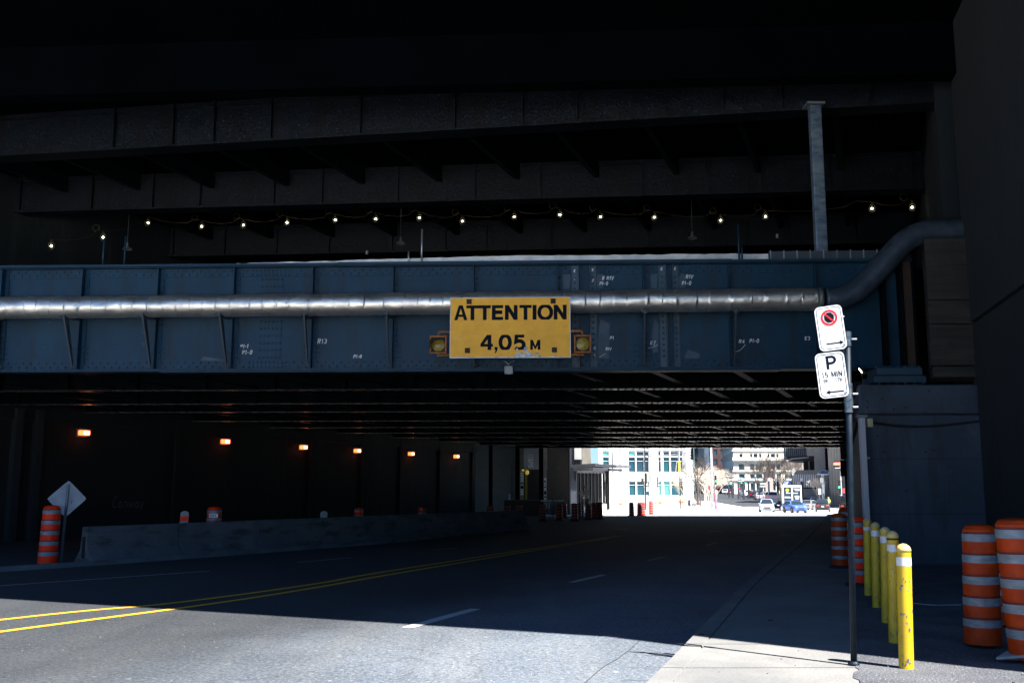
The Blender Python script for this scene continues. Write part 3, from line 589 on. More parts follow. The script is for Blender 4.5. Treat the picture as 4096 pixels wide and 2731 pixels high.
rl = ['thin upright steel pipe on the bridge top, leftmost of all', 'thin upright steel pipe second from the left on the bridge top', 'tallest bright upright pipe on the bridge above the yellow board', 'short bright upright pipe just left of a tall one above the yellow board', 'tall thin upright pipe on the bridge left of the steel column', 'short thin pipe beside a taller pipe left of the steel column']
for (x, y0, y1), lb in zip(rods, rl):
    b = GV(fx(x), -.02, ZT + .052); h = (y1 - y0) * .0101
    t = thing('upright_pipe', b, 0, lb, 'pipe', 'upright pipes on the bridge top')
    mb = MB(); mb.tube([b, b + Z * h], .022, 8); mb.build('shaft', gal_m if x in (963, 932) else blue_m, t, True, smooth=True)
    mb = MB(); mb.box(b + Z * .006, (.14, .1, .012)); mb.build('foot_plate', blue_m, t, True)
c0 = GV(7.19, -.5, ZT + .03)
cl = thing('steel_column', c0, 0, 'tall galvanised square column standing on the bridge and carrying the upper beam', 'column')
mb = MB(); mb.bb(c0.x - .135, c0.x + .135, c0.y - .1, c0.y + .1, c0.z + .05, 10.68); mb.build('shaft', mat('mottled galvanised', (.08, .13, .2), .35, .4, c2=(.25, .32, .4), scale=3, stretch=(1, 1, 2.5)), cl, True, bevel=.02)
mb = MB(); mb.box(c0 + Z * .025, (.85, .3, .05)); mb.build('base_plate', rusty, cl, True)
mb = MB(); mb.box((c0.x, c0.y + .05, 10.72), (.42, .42, .05)); mb.build('cap_plate', gal_m, cl, True)
# ================================================================== upper deck
ud = thing('upper_road_deck', (0, 30, 12), 0, 'dark concrete road deck high above, filling the top of the view', 'bridge')
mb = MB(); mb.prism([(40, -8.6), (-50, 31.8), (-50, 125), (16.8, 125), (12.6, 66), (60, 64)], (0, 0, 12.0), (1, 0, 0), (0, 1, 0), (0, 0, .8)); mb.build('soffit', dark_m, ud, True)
BE = [(16.5, -.12), (24.35, -.159), (30.75, -.091), (37.5, -.08), (44, -.07)]
for k, (y0, m) in enumerate(BE):
    if k == 0: continue
    mb = MB(); d = Vector((1, m, 0)).normalized(); nrm = Vector((m, -1, 0)).normalized(); o = Vector((0, y0, 0)); A, B = -22, 16 + k * 2
    mb.frame(o + d * A + Z * 10.84, d * (B - A), -nrm * .34, Z * 1.17)
    mb.frame(o + d * A + nrm * .12 + Z * 10.78, d * (B - A), -nrm * .58, Z * .057)
    mb.frame(o + d * A + nrm * .05 + Z * 11.85, d * (B - A), -nrm * .05, Z * .14)
    s = A + .7; rng = random.Random(20 + k)
    stp = [(x - 1176) * (y0 - .15 * 0) / 2287 / .955 for x in (190, 345, 450, 595, 815, 1042, 1200, 1325, 1523, 1648, 1775, 1960)] if k == 1 else None
    if stp is None:
        stp = []
        while s < B: stp.append(s); s += rng.choice((1.6, 2.1, 2.5))
    for s in stp: mb.frame(o + d * s + nrm * .002 + Z * 10.84, d * .03, nrm * .11, Z * 1.16)
    mb.build('beam', beamc_m, ud, True)
mb = MB(); mb.frame((-30, 23.35, 10.8), (46, -2.76, 0), (.05, .5, 0), (0, 0, 1.19)); mb.build('near_beam', dark_m, ud, True)
for k in range(1, len(BE) - 1):
    (ya, ma), (yb, mb_) = BE[k], BE[k + 1]; mb = MB(); x = -24
    while x < 15:
        xa = x; pa = Vector((xa, ya + ma * xa + .36, 11.45)); L = (yb + mb_ * (xa + 2.2)) - pa.y - .02; dx = .36 * L
        mb.frame(pa, (.16, 0, 0), (dx, L, 0), (0, 0, .548)); x += 2.45
    mb.build('rib', mat('soffit rib', (.002, .004, .006), .6, spec=.2, c2=(.005, .009, .014), scale=6), ud, True)
# date plaques on the first beam and hanging shades
pq = thing('date_plate', atd(780, 299, 25.4), 0, 'small white and red plate reading 10 64 on the upper beam', 'plate')
c = atd(780, 299, 25.2)
mb = MB(); mb.box(c, (.13, .02, .2)); mb.build('panel', white_s, pq, True)
mb = MB(); mb.box(c + Vector((-.085, -.002, -.02)), (.04, .02, .18)); mb.build('red_edge', red_s, pq, True)
mb = MB(); text(mb, '10', c + Vector((-.05, -.013, .01)), (1, 0, 0), Z, .07, .016, (0, -1, 0)); text(mb, '64', c + Vector((-.055, -.013, -.085)), (1, 0, 0), Z, .07, .016, (0, -1, 0)); mb.build('lettering', navy, pq, True)
for k, (x, y) in enumerate(((843, 580), (1785, 542))):
    c = atd(x, y, 31.6); t = thing('number_plate', c, 0, ('small white number plate low behind the bridge, left of the yellow board' if k == 0 else 'small white number plate behind the bridge, left of the steel column'), 'plate', 'number plates behind the bridge')
    mb = MB(); mb.box(c, (.09, .02, .14)); mb.build('panel', dimgrey, t, True); mb = MB(); text(mb, '8', c + Vector((-.02, -.012, .005)), (1, 0, 0), Z, .05, .012, (0, -1, 0)); text(mb, '8', c + Vector((-.02, -.012, -.06)), (1, 0, 0), Z, .05, .012, (0, -1, 0)); mb.build('lettering', white_s, t, True)
shade_l = ['dim bell shaped lamp shade hanging in the dark at far left', 'dim bell shaped lamp shade hanging above the yellow board', 'dim bell shaped lamp shade hanging at right near the steel column']
for (x, y), lb in zip(((292, 570), (920, 557), (1590, 545)), shade_l):
    c = atd(x, y, 33); t = thing('hanging_lamp', c, 0, lb, 'lamp', 'bell lamps hanging under the upper deck')
    mb = MB(); mb.lathe([(.16, -.05), (.13, .0), (.06, .04), (.035, .08), (.035, .17), (.01, .2)], c, 18, False); mb.build('shade', mat('enamel shade', (.16, .19, .2), .4), t, True, smooth=True)
    mb = MB(); mb.tube([c + Z * .19, Vector((c.x, c.y, 12.0))], .008, 5); mb.build('cord', dimgrey, t, True)
# festoon of work bulbs
bul = [(118, 565), (237, 545), (340, 512), (463, 520), (559, 517), (659, 511), (770, 505), (863, 503), (963, 500), (1062, 508), (1181, 498), (1286, 493), (1379, 498), (1503, 499), (1655, 506), (1758, 497), (2003, 479), (2095, 476)]
def by(x): return 30.2 if x < 150 else 31.6 if x < 250 else 29.6 if x > 1900 else 33.6 - .0009 * (x - 1176)
hooks = []
for k, (x, y) in enumerate(bul):
    c = atd(x, y, by(x)); t = thing('work_bulb', c, 0, None, 'work lamp', 'caged bulbs strung under the upper deck')
    t['label'] = 'lit caged bulb, %s from the left of the string under the upper deck' % ['first', 'second', 'third', 'fourth', 'fifth', 'sixth', 'seventh', 'eighth', 'ninth', 'tenth', 'eleventh', 'twelfth', 'thirteenth', 'fourteenth', 'fifteenth', 'sixteenth', 'seventeenth', 'eighteenth'][k]
    if k == 0:
        mb = MB(); mb.ball((0, 0, 0), .036, 10, 6); mb.build('bulb', bulb_m, t, smooth=True)
        mb = MB()
        for a in range(0, 180, 45):
            mb.tube([(math.cos(R(a)) * .1 * math.cos(R(q)), math.sin(R(a)) * .1 * math.cos(R(q)), .13 * math.sin(R(q))) for q in range(-90, 271, 30)], .006, 4, False)
        mb.tube([(.1 * math.cos(R(q)), .1 * math.sin(R(q)), 0) for q in range(0, 361, 30)], .006, 4, False); mb.tube([(0, 0, .1), (0, 0, .2)], .035, 8)
        mb.build('cage', cable_y, t); b0 = t
    else:
        for ch in [q for q in bpy.data.objects if q.parent == b0]:
            d = ch.copy(); COL.objects.link(d); d.parent = t
    hooks.append(c + Z * .2)
mb = MB()
for a, b in zip(hooks, hooks[1:]):
    P = [a.lerp(b, i / 8) - Z * (.14 * math.sin(math.pi * i / 8) - .02 * (i % 2)) + Z * .18 * (1 if i in (7,) else 0) * .6 for i in range(9)]; mb.tube(P, .012, 4)
    if (a - b).length < 3: mb.tube([b + Vector((-.25, 0, .12)) + Vector((.11 * math.cos(R(q)), 0, .11 * math.sin(R(q)))) for q in range(0, 361, 30)], .014, 4)
tag(mb.build('festoon_cable', cable_y), 'looping yellow cable with coils that carries the row of bulbs', 'cable')
# ================================================================== walls and right hand pier
lw = thing('tunnel_wall', (-15.2, 35.2, 0), 0, 'dark concrete wall with ribs and graffiti along the left of the tunnel', 'wall')
dL = Vector((.473, 1, 0)).normalized(); nL = Vector((1, -.473, 0)).normalized(); p0 = Vector((-15.2, 35.2, 0)) - dL * 22; LL = 22 + 30.2
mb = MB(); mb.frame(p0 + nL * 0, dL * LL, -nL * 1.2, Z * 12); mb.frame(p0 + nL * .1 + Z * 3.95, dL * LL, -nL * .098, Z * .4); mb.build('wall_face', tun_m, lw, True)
for s in (19.2, 20.0, 26.5, 35.2, 39.5, 43.2, 47.5, 51.6):
    mb = MB(); mb.frame(p0 + dL * s, dL * .28, nL * (.22 if s < 21 else .12), Z * 4.3); mb.build('pilaster', tun_m if s > 21 else mat('dim pilaster', (.016, .022, .03), .8), lw, True)
gr_m = mat('faint graffiti', (.13, .14, .13), .8); gr2 = mat('black graffiti', (.004, .004, .004), .8)
def wallp(x, y):       # point on the left wall face seen at photo column x, row y
    u = (x * D2 - 2048) / F; v = (1365.5 - y * D2) / F; k = u / (CT - v * ST)
    Y = (-15.2 - .473 * 35.2 + .0) / (k - .473); return Vector((k * Y, Y, EYE + (ST + v * CT) / (CT - v * ST) * Y))
mb = MB(); text(mb, 'Conway', wallp(256, 1166) + nL * .02, dL, Z, .42, .035, nL, width=1.5, jitter=.03); mb.build('graffiti', gr_m, lw, True)
mb = MB(); text(mb, 'RAD', wallp(345, 1155) + nL * .02, dL, Z, 1.1, .07, nL, width=2.6, jitter=.04); mb.build('graffiti', gr2, lw, True)
lamps = [(186, 994), (511, 1014), (691, 1027), (815, 1035), (939, 1042), (1043, 1048)]
ord_ = ['nearest', 'second nearest', 'third', 'fourth', 'fifth', 'farthest']
for k, (x, y) in enumerate(lamps):
    c = wallp(x, y) + nL * .16; t = thing('wall_lamp', c, math.atan2(dL.y, dL.x), 'lit orange lamp on the left tunnel wall, %s of the six in the row' % ord_[k], 'wall lamp', 'orange lamps along the left tunnel wall')
    mb = MB(); mb.box((0, 0, 0), (.36, .2, .17)); mb.build('glass', sodium, t, bevel=.02)
    mb = MB(); mb.box((.02, -.103, 0), (.22, .01, .12)); mb.build('burner', sodium_core, t)
    mb = MB(); mb.box((0, .02, .125), (.48, .3, .05)); mb.box((0, .13, 0), (.44, .06, .28)); mb.build('hood', dimgrey, t)
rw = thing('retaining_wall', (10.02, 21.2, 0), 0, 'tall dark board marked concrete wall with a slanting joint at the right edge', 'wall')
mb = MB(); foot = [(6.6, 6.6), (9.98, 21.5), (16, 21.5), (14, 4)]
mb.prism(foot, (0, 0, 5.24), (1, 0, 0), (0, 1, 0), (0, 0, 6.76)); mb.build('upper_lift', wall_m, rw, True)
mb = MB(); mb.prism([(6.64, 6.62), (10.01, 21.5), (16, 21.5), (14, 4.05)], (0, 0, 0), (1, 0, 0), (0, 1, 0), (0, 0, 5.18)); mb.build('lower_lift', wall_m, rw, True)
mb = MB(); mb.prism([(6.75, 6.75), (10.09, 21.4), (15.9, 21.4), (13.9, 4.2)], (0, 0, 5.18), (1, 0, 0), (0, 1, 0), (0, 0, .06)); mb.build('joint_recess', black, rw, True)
pr = thing('bridge_pier', (8.7, 21.2, 0), 0, 'grey concrete pier with a protruding cap under the right end of the bridge', 'pier')
mb = MB(); mb.prism([(7.47, 21.3), (9.97, 21.2), (24.5, 66), (22.02, 66)], (0, 0, 0), (1, 0, 0), (0, 1, 0), (0, 0, 3.24)); mb.build('shaft', pier_m, pr, True, bevel=.03)
mb = MB(); mb.prism([(7.38, 21.22), (9.94, 21.12), (10.9, 24), (8.28, 24)], (0, 0, 3.245), (1, 0, 0), (0, 1, 0), (0, 0, .635)); mb.build('cap', pier_m, pr, True, bevel=.06)
mb = MB(); mb.prism([(8.3, 24.05), (10.92, 24.05), (24.5, 66), (22.0, 66)], (0, 0, 3.245), (1, 0, 0), (0, 1, 0), (0, 0, 1.0)); mb.build('bearing_shelf', tun_m, pr, True)
mb = MB()
for x, y in [(3400 + a / 3.379, 1400 + b / 3.379) for a, b in ((1070, 548), (435, 655), (235, 695), (230, 775), (595, 798), (755, 772), (1020, 835))]: mb.dome(at(x, y, 21.2 - (x - 3400) * .00014), (0, -1, 0), .022, .022)
for x, y in [(3000 + a / 1.742, 1100 + b / 1.742) for a, b in ((935, 1230), (1225, 1230), (1283, 1220), (848, 1220), (890, 1120), (1090, 1500))]: mb.dome(at(x, y, 21.29 - (x - 3400) * .00014), (0, -1, 0), .024, .022)
mb.build('tie_hole', black, pr, True)
mb = MB()
for z0 in (1.15, 2.3): mb.frame((7.5, 21.296, z0), (2.4, -.093, 0), (0, -.008, 0), (0, 0, .012))
mb.build('form_line', mat('form line', (.02, .026, .035), .9), pr, True)
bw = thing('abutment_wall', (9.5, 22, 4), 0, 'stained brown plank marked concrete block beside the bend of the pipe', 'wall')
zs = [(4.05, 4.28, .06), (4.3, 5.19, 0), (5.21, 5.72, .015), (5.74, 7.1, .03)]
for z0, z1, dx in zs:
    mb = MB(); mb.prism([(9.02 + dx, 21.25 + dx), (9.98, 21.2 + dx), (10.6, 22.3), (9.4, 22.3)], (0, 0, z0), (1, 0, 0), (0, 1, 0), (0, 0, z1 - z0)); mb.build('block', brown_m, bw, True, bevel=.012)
mb = MB(); mb.prism([(9.95, 22.32), (16, 22.0), (40, 66), (26.5, 66)], (0, 0, 3.9), (1, 0, 0), (0, 1, 0), (0, 0, 8.1)); mb.build('back_wall', tun_m, bw, True)
mb = MB(); mb.bb(8.78, 8.98, 21.9, 22.3, 3.9, 7.0); mb.build('rusty_post', rusty, bw, True)
cw = thing('closing_wall', (0, 67, 6), 0, 'black wall closing the space between the bridge top and the upper deck', 'wall')
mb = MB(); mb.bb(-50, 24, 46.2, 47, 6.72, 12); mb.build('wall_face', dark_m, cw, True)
mb = MB(); mb.bb(-8, 26, 65.3, 65.9, 4.75, 7.5); mb.build('fascia', dark_m, cw, True)
# small fittings on the pier
t = thing('white_channel', (7.44, 21.2, .1), 0, 'white painted steel channel standing at the left corner of the pier', 'post')
mb = MB(); mb.bb(7.36, 7.47, 21.08, 21.2, .12, 3.16); mb.build('channel', mat('cream paint', (.55, .54, .58), .5), t, True)
mb = MB(); mb.bb(7.3, 7.52, 21.06, 21.2, 3.17, 3.22); mb.bb(7.44, 7.54, 21.1, 21.2, 2.3, 2.34); mb.build('clip', gal_m, t, True)
t = thing('pier_box', (7.6, 21.25, 3), 0, 'small yellowish junction box on the pier just under its cap', 'junction box')
mb = MB(); mb.bb(7.55, 7.67, 21.15, 21.28, 2.97, 3.16); mb.build('box', mat('yellowed box', (.5, .48, .3), .6), t, True, bevel=.02)
mb = MB(); a, b = Vector((7.67, 21.24, 3.1)), Vector((10.0, 21.2, 3.12))
for dz in (0, -.03): mb.tube([a.lerp(b, i / 14) - Z * (.11 * math.sin(math.pi * (i / 14) ** .8)) + Z * dz for i in range(15)], .011, 6)
tag(mb.build('slack_cable', black), 'pair of slack black cables sagging across the pier under its cap', 'cable')
t = thing('flood_lamp', (7.42, 21.5, 3.9), 0, 'small tilted flood lamp shining on the pier cap beside the bearing', 'flood lamp')
mb = MB(); c = atd(1976, 852, 21.4); mb.frame(c + Vector((-.02, 0, .06)), (.1, 0, -.14), (0, .12, 0), (.05, 0, .035)); mb.build('housing', rusty, t, True)
mb = MB(); mb.frame(c + Vector((-.028, .0, .05)), (.06, 0, -.09), (0, .02, 0), (.012, 0, .012)); mb.build('glass', bulb_m, t, True)
mb = MB(); mb.tube([c + Vector((.03, .05, -.02)), (c.x + .1, 21.5, 3.9)], .01, 6); mb.build('stalk', cable_y, t, True)
# ================================================================== parking sign on its post
pb = Gd(1961, 1527, KH); pb.z = zg(pb.y) + KH
sp = thing('parking_sign_post', pb, 0, 'dark round post carrying two white parking signs tilted to its left', 'sign post')
top = atd(1946, 762, pb.y); topv = top - pb
mb = MB(); mb.tube([Vector((0, 0, -.05)), topv * .57, topv], .028, 16); mb.build('post', post_m, sp, smooth=True)
mb = MB(); mb.lathe([(.05, 0), (.05, .012), (.038, .03)], (0, 0, .006), 16); mb.build('base_collar', post_m, sp)
for y0, y1, r in ((762, 797, .035), (885, 921, .035), (918, 936, .04), (933, 954, .038)):
    f = lambda y: (y - 1527) / (762 - 1527)
    mb = MB(); mb.tube([topv * f(y1), topv * f(y0)], r, 16); mb.build('clamp', mat('clamp metal', (.06, .09, .12), .3, .7, c2=(.2, .22, .24), scale=20), sp)
mb = MB()
for y in (781, 911, 942): p = topv * ((y - 1527) / (762 - 1527)); mb.tube([p + Vector((.03, -.03, 0)), p + Vector((.075, -.035, 0))], .009, 6)
mb.build('bolt', gal_m, sp)
def sign_panel(corners, yaw_far, name, draw, lb):
    # corners in photo (top left, top right, bottom left); plane recedes to the left or right by yaw_far metres
    tl, tr, bl = [atd(c[0], c[1], pb.y + c[2]) for c in corners]
    ex = (tr - tl); ez = (tl - bl); W, H = ex.length, ez.length; ex.normalize(); e2 = (ez - ex * ez.dot(ex)).normalized(); ez = (ez.normalized() + e2 * .4).normalized(); ex = (ex - ez * ex.dot(ez)).normalized(); n = ex.cross(ez).normalized()
    if n.y > 0: n = -n
    t = thing(name, bl, 0, lb, 'parking sign'); inv = lambda p: p - bl
    def rr(w, h, r, x0=0, z0=0):
        o = []
        for cx, cy, a in ((w - r, h - r, 0), (r, h - r, 90), (r, r, 180), (w - r, r, 270)):
            o += [(x0 + cx + r * math.cos(R(a + q)), z0 + cy + r * math.sin(R(a + q))) for q in range(0, 91, 15)]
        return o
    mb = MB(); mb.prism(rr(W, H, .045), bl, ex, ez, -n * .004); mb.build('panel', white_s, t, True)
    mb = MB(); P = rr(W - .03, H - .03, .035, .015, .015); stroke(mb, P + [P[0]], bl + n * .0006, ex, ez, 1, .006, n); mb.build('border', navy, t, True)
    draw(t, bl + n * .0008, ex, ez, n, W, H)
def d_nostop(t, o, ex, ez, n, W, H):
    mb = MB(); cx, cz, r = W * .5, H * .735, W * .265
    mb.quad(*[o + n * .001 + ex * (cx + r * 1.0 * math.cos(R(a)) * .72) + ez * (cz + r * .78 * math.sin(R(a))) for a in [22.5 + 45 * k for k in range(8)]]); 
    z = H * .15; mb.quad(*[o + ex * a + ez * b for a, b in ((W * .26, z - .007), (W * .78, z - .007), (W * .78, z + .007), (W * .26, z + .007))])
    mb.quad(*[o + n * .0003 + ex * a + ez * b for a, b in ((W * .76, z - .022), (W * .9, z), (W * .76, z + .022))]); mb.build('symbol', navy, t, True)
    mb = MB(); stroke(mb, arc(cx, cz, r, r * 1.02, 0, 360, 36), o + n * .0016, ex, ez, 1, .019, n); stroke(mb, [(cx - r * .66, cz + r * .72), (cx + r * .66, cz - r * .72)], o + n * .0016, ex, ez, 1, .014, n); mb.build('prohibition_ring', red_s, t, True)
def d_park(t, o, ex, ez, n, W, H):
    mb = MB()
    text(mb, 'P', o + ex * W * .36 + ez * H * .63, ex, ez, H * .3, .024, n, width=W * .36)
    text(mb, '15 MIN', o + ex * W * .17 + ez * H * .45, ex, ez, H * .125, .0085, n, width=W * .68)
    text(mb, '9h - 17h', o + ex * W * .19 + ez * H * .335, ex, ez, H * .09, .0055, n, width=W * .64)
    z = H * .125; mb.quad(*[o + ex * a + ez * b for a, b in ((W * .34, z - .007), (W * .84, z - .007), (W * .84, z + .007), (W * .34, z + .007))])
    mb.quad(*[o + n * .0003 + ex * a + ez * b for a, b in ((W * .36, z + .022), (W * .22, z), (W * .36, z - .022))]); mb.build('lettering', navy, t, True)
sign_panel([(1874, 707, .03), (1935, 691, -.05), (1884, 808, .03)], 0, 'no_stopping_sign', d_nostop, 'white no stopping sign with red ring and right arrow, upper on the post')
sign_panel([(1876, 813, .03), (1941, 797, -.05), (1884, 916, .03)], 0, 'parking_sign', d_park, 'white sign reading P 15 MIN 9h - 17h with left arrow, lower on the post')
mb = MB()
for y in (727, 790, 840, 900): p = atd(1936 + (y - 700) * .03, y, pb.y - .04); mb.dome(p, (0, -1, 0), .011)
o = mb.build('sign_bolt', gal_m, sp, True)
mb = MB(); a = atd(1938, 722, pb.y - .0); b = atd(1950, 880, pb.y - .0); mb.frame(b + Vector((-.03, .012, 0)), (.02, 0, 0), (0, .006, 0), a - b); mb.build('back_strip', dimgrey, sp, True)
# ================================================================== yellow bollards
bol = [(1995, 1189, 1367, 'farthest, dull and in shade'), (2014, 1199, 1395, 'second farthest, with long blue grey scrapes down its face'), (2037, 1210, 1430, 'middle one'), (2055, 1219, 1476, 'second nearest, with a white and red sticker on its band'), (2080, 1249, 1535, 'nearest and sunlit, its paint chipped at the foot')]
blist = []
for k, (x, yt, yb, lb) in enumerate(bol):
    b = Gd(x + (2 if k == 4 else 0), yb, KH); tz = atd(x, yt, b.y).z - b.z; r = .0625 if k == 4 else .058
    lean = (atd(x, yt, b.y).x - b.x) * .6
    t = thing('bollard', b, 0, 'yellow steel bollard, %s of the row of five' % lb if k in (0, 2) else 'yellow steel bollard, ' + lb, 'bollard', 'yellow bollards beside the pavement')
    H = tz - .05; rings = []
    for q in range(13): z = -.05 + (H + .05) * q / 12; rings.append([Vector((lean * z / H + r * math.cos(R(a)), r * math.sin(R(a)), z)) for a in range(0, 360, 15)])
    mb = MB(); mb.loft(rings); mb.build('tube', ypaint, t, smooth=True).modifiers.new('edge', 'EDGE_SPLIT')
    mb = MB(); mb.lathe([(r * 1.03, -.015), (r * 1.03, .004), (r * .85, .03), (r * .45, .05), (.002, .056)], (lean, 0, H), 24); mb.build('domed_cap', ycap, t, smooth=True)
    zb = H - (.045 + .09 if k == 4 else .16 if k == 3 else .13); mb = MB(); mb.lathe([(r + .0015, 0), (r + .0015, .075 if k else .05)], (lean * .9, 0, zb), 24, False); mb.build('white_band', mat('white band', (.75, .75, .78), .5, c2=(.55, .56, .6), scale=12), t, smooth=True)
    if k in (0, 1, 3):
        mb = MB(); w = 26 if k == 3 else 4; a0 = -82
        vs = [(lean * .9 + (r + .003) * math.cos(R(a0 + w * j / 4)), (r + .003) * math.sin(R(a0 + w * j / 4)), zb + zz) for j in range(5) for zz in (.004, .07)]
        mb.add(vs, [(2 * j, 2 * j + 2, 2 * j + 3, 2 * j + 1) for j in range(4)]); mb.build('red_sticker', red_s, t)
        if k == 3: mb = MB(); mb.lathe([(r + .002, 0), (r + .003, .02)], (lean, 0, H - .04), 20, False); mb.build('rust_ring', rusty, t)
    rng = random.Random(40 + k); mb = MB()
    for j in range(26 if k == 4 else 16):       # flaked paint
        a = R(rng.uniform(-150, -20)); z = rng.choice((rng.uniform(.02, H - .2), rng.gauss(H * .68, .04), rng.uniform(.0, .12))); w, h = rng.uniform(.08, .22), rng.uniform(.006, .022)
        if k == 1 and j < 6: h = .07; a = R(-75 + rng.uniform(-12, 12)); w = .16; z = H - .2 - j * .16
        z = max(.012, min(H - .03, z)); pts = []
        for q in range(6):
            an = R(60 * q); aa = a + w * math.cos(an) * rng.uniform(.4, 1); zz = z + h * math.sin(an) * rng.uniform(.5, 1); rr_ = r + .0022 + j * .00004
            pts.append((lean * zz / H + rr_ * math.cos(aa), rr_ * math.sin(aa), max(.002, zz)))
        mb.quad(*pts)
    mb.build('paint_chip', mat('bare primer', (.07, .1, .16), .6, c2=(.2, .22, .26), scale=20), t)
# ================================================================== traffic drums
def make_drum(b, h, r, label, bodym=orange, rz=0, lean=(0, 0), n=5, name='traffic_drum', group='orange and white striped traffic drums', dark=False, foot=True):
    t = thing(name, b, rz, label, 'traffic drum', group)
    seg = (h * .86) / n; prof = [(r * 1.16, .03)]; nn = 24; L = lambda z: Vector((lean[0] * z / h, lean[1] * z / h, 0))
    z = .04; rb = r * 1.12; pts = [(rb, z)]
    z = h * .08; bands = []
    for k in range(n):
        rr = r * (1.12 - .12 * (k + .5) / n); pts += [(rr * 1.0, z), (rr, z + seg * .9), (rr * .965, z + seg * .93), (rr * .965, z + seg * .99)]; bands.append((rr, z + seg * .53, z + seg * .89)); z += seg
    pts += [(r * .98, z), (r * .97, h * .955), (r * .8, h * .985), (r * .35, h * 1.0), (r * .02, h)]
    rings = [[Vector((p * math.cos(2 * math.pi * k / nn), p * math.sin(2 * math.pi * k / nn), zz)) + L(zz) for k in range(nn)] for p, zz in pts]
    mb = MB(); mb.loft(rings); o = mb.build('body', [bodym, groove], t, smooth=True); e = o.modifiers.new('e', 'EDGE_SPLIT'); e.split_angle = R(28)
    for i, f in enumerate(o.data.polygons):
        zc = f.center.z
        for (_, _, z1) in bands:
            if z1 + seg * .02 < zc < z1 + seg * .12: f.material_index = 1
    for rr, z0, z1 in bands:
        mb = MB(); vs = [Vector(((rr + .003) * math.cos(2 * math.pi * k / nn), (rr + .003) * math.sin(2 * math.pi * k / nn), zz)) + L(zz) for zz in (z0, z1) for k in range(nn)]
        mb.add(vs, [(k, (k + 1) % nn, nn + (k + 1) % nn, nn + k) for k in range(nn)]); mb.build('reflective_band', refl, t, smooth=True)
    if foot:
        mb = MB(); mb.lathe([(r * 1.55, 0), (r * 1.55, .035), (r * 1.2, .06)], (0, 0, .002), 20); mb.build('base', rubber, t)
    return t
def H_of(x, yt, b): return atd(x, yt, b.y).z - b.z
b = Gd(108, 1299, 0); make_drum(b, H_of(108, 1160, b), .185, 'orange and white striped drum beside the grey diamond sign back at far left', redor, lean=(.03, 0))
b = Gd(2259, 1486, KH); make_drum(b, H_of(2250, 1203, b), .158, 'large dirty striped drum leaning by the dark wall, left of the biggest one', orange, lean=(.035, .0), foot=False)
b = Gd(2374, 1522, KH); dbig = make_drum(b, H_of(2340, 1189, b), .172, 'biggest striped drum at the right edge of the view, on a grey rubber foot', orange, lean=(-.08, 0), foot=False)
mb = MB(); P = [(-.34, -.02), (-.1, -.17), (.3, -.2), (.5, 0), (.4, .3), (-.05, .25)]
mb.loft([[Vector((x, y, .05 + .035 * math.cos(x * 6) + .0)) for x, y in P], [Vector((x, y, .07 + .035 * math.cos(x * 6))) for x, y in P]]); mb.build('rubber_foot', greyrub, dbig)
b = Gd(2306, 1440, KH); make_drum(b, H_of(2300, 1222, b), .15, 'striped drum mostly hidden between the two large drums at the right', orange, foot=False)
b = Gd(1932, 1304, KH); make_drum(b, H_of(1932, 1178, b), .15, 'dull striped drum standing just left of the parking sign post', orange)
b = Gd(1948, 1296, KH); make_drum(b, H_of(1948, 1165, b), .15, 'dark striped drum hidden behind the parking sign post', orange)
b = Gd(1975, 1345, KH); make_drum(b, H_of(1977, 1187, b), .15, 'bright red and white striped drum between the sign post and the bollards', redor)
t = Gd(488, 1275, 0)
b = Vector((t.x * 27.6 / t.y, 27.6, 0)); dr = make_drum(b, H_of(488, 1163, b), .19, 'striped drum with a white EBC label behind the concrete barrier', redor)
c = Vector((.04, -.2, H_of(488, 1163, b) - .235)); mb = MB(); mb.box(c, (.24, .008, .1)); mb.build('label', white_s, dr); mb = MB(); text(mb, 'EBC', c + Vector((-.1, -.006, -.03)), (1, 0, 0), Z, .06, .014, (0, -1, 0), width=.2); mb.build('lettering', navy, dr)
for x, Y, yt, lb in ((822, 35.5, 1165, 'striped drum behind the barrier under the third and fourth orange lamps'), (968, 42, 1163, 'striped drum behind the far end of the barrier')):
    b = atd(x, 1250, Y); b.z = 0; make_drum(b, H_of(x, yt, b), .16, lb, redor)
# concrete barriers, one object per cast section
pts = [Gd(211, 1295), Gd(423, 1279), Gd(603, 1264.5), Gd(760, 1252), Gd(905, 1241)]
d = (pts[-1] - pts[-2]); pts += [pts[-1] + d * k for k in (1, 2, 3)]
bn = ['nearest concrete barrier section with a dark slot in its end face', 'second concrete barrier section from the near end', 'third concrete barrier section from the near end', 'fourth concrete barrier section, in deep shade', 'fifth concrete barrier section, in deep shade', 'sixth concrete barrier section, almost lost in the dark', 'farthest concrete barrier section at the end of the row']
XS = [(-.3, 0), (-.3, .06), (-.13, .3), (-.085, .8), (-.07, .82), (.07, .82), (.085, .8), (.13, .3), (.3, .06), (.3, 0)]
for k in range(len(pts) - 1):
    a, c = pts[k], pts[k + 1]; d = (c - a); L = d.length; d.normalize(); nrm = Vector((-d.y, d.x, 0)); off = nrm * .33
    t = thing('barrier', a + off, 0, bn[k], 'barrier', 'row of concrete barriers along the road')
    rings = [[d * s + nrm * x * w + Z * z for x, z in XS] for s, w in ((.02, .96), (.05, 1), (L * .25, 1), (L * .5, 1), (L * .75, 1), (L - .05, 1), (L - .02, .96))]
    mb = MB(); mb.loft(rings); mb.build('block', barrier_m, t)
    mb = MB(); mb.frame(-nrm * .04 + Z * .12 - d * .004, nrm * .08, d * .02, Z * .48); mb.build('end_slot', black, t)
    mb = MB()
    for q in (.3, .6): mb.frame(d * (L * q) - nrm * .305, d * .5, nrm * .02, Z * .05)
    mb.build('drain_notch', black, t)
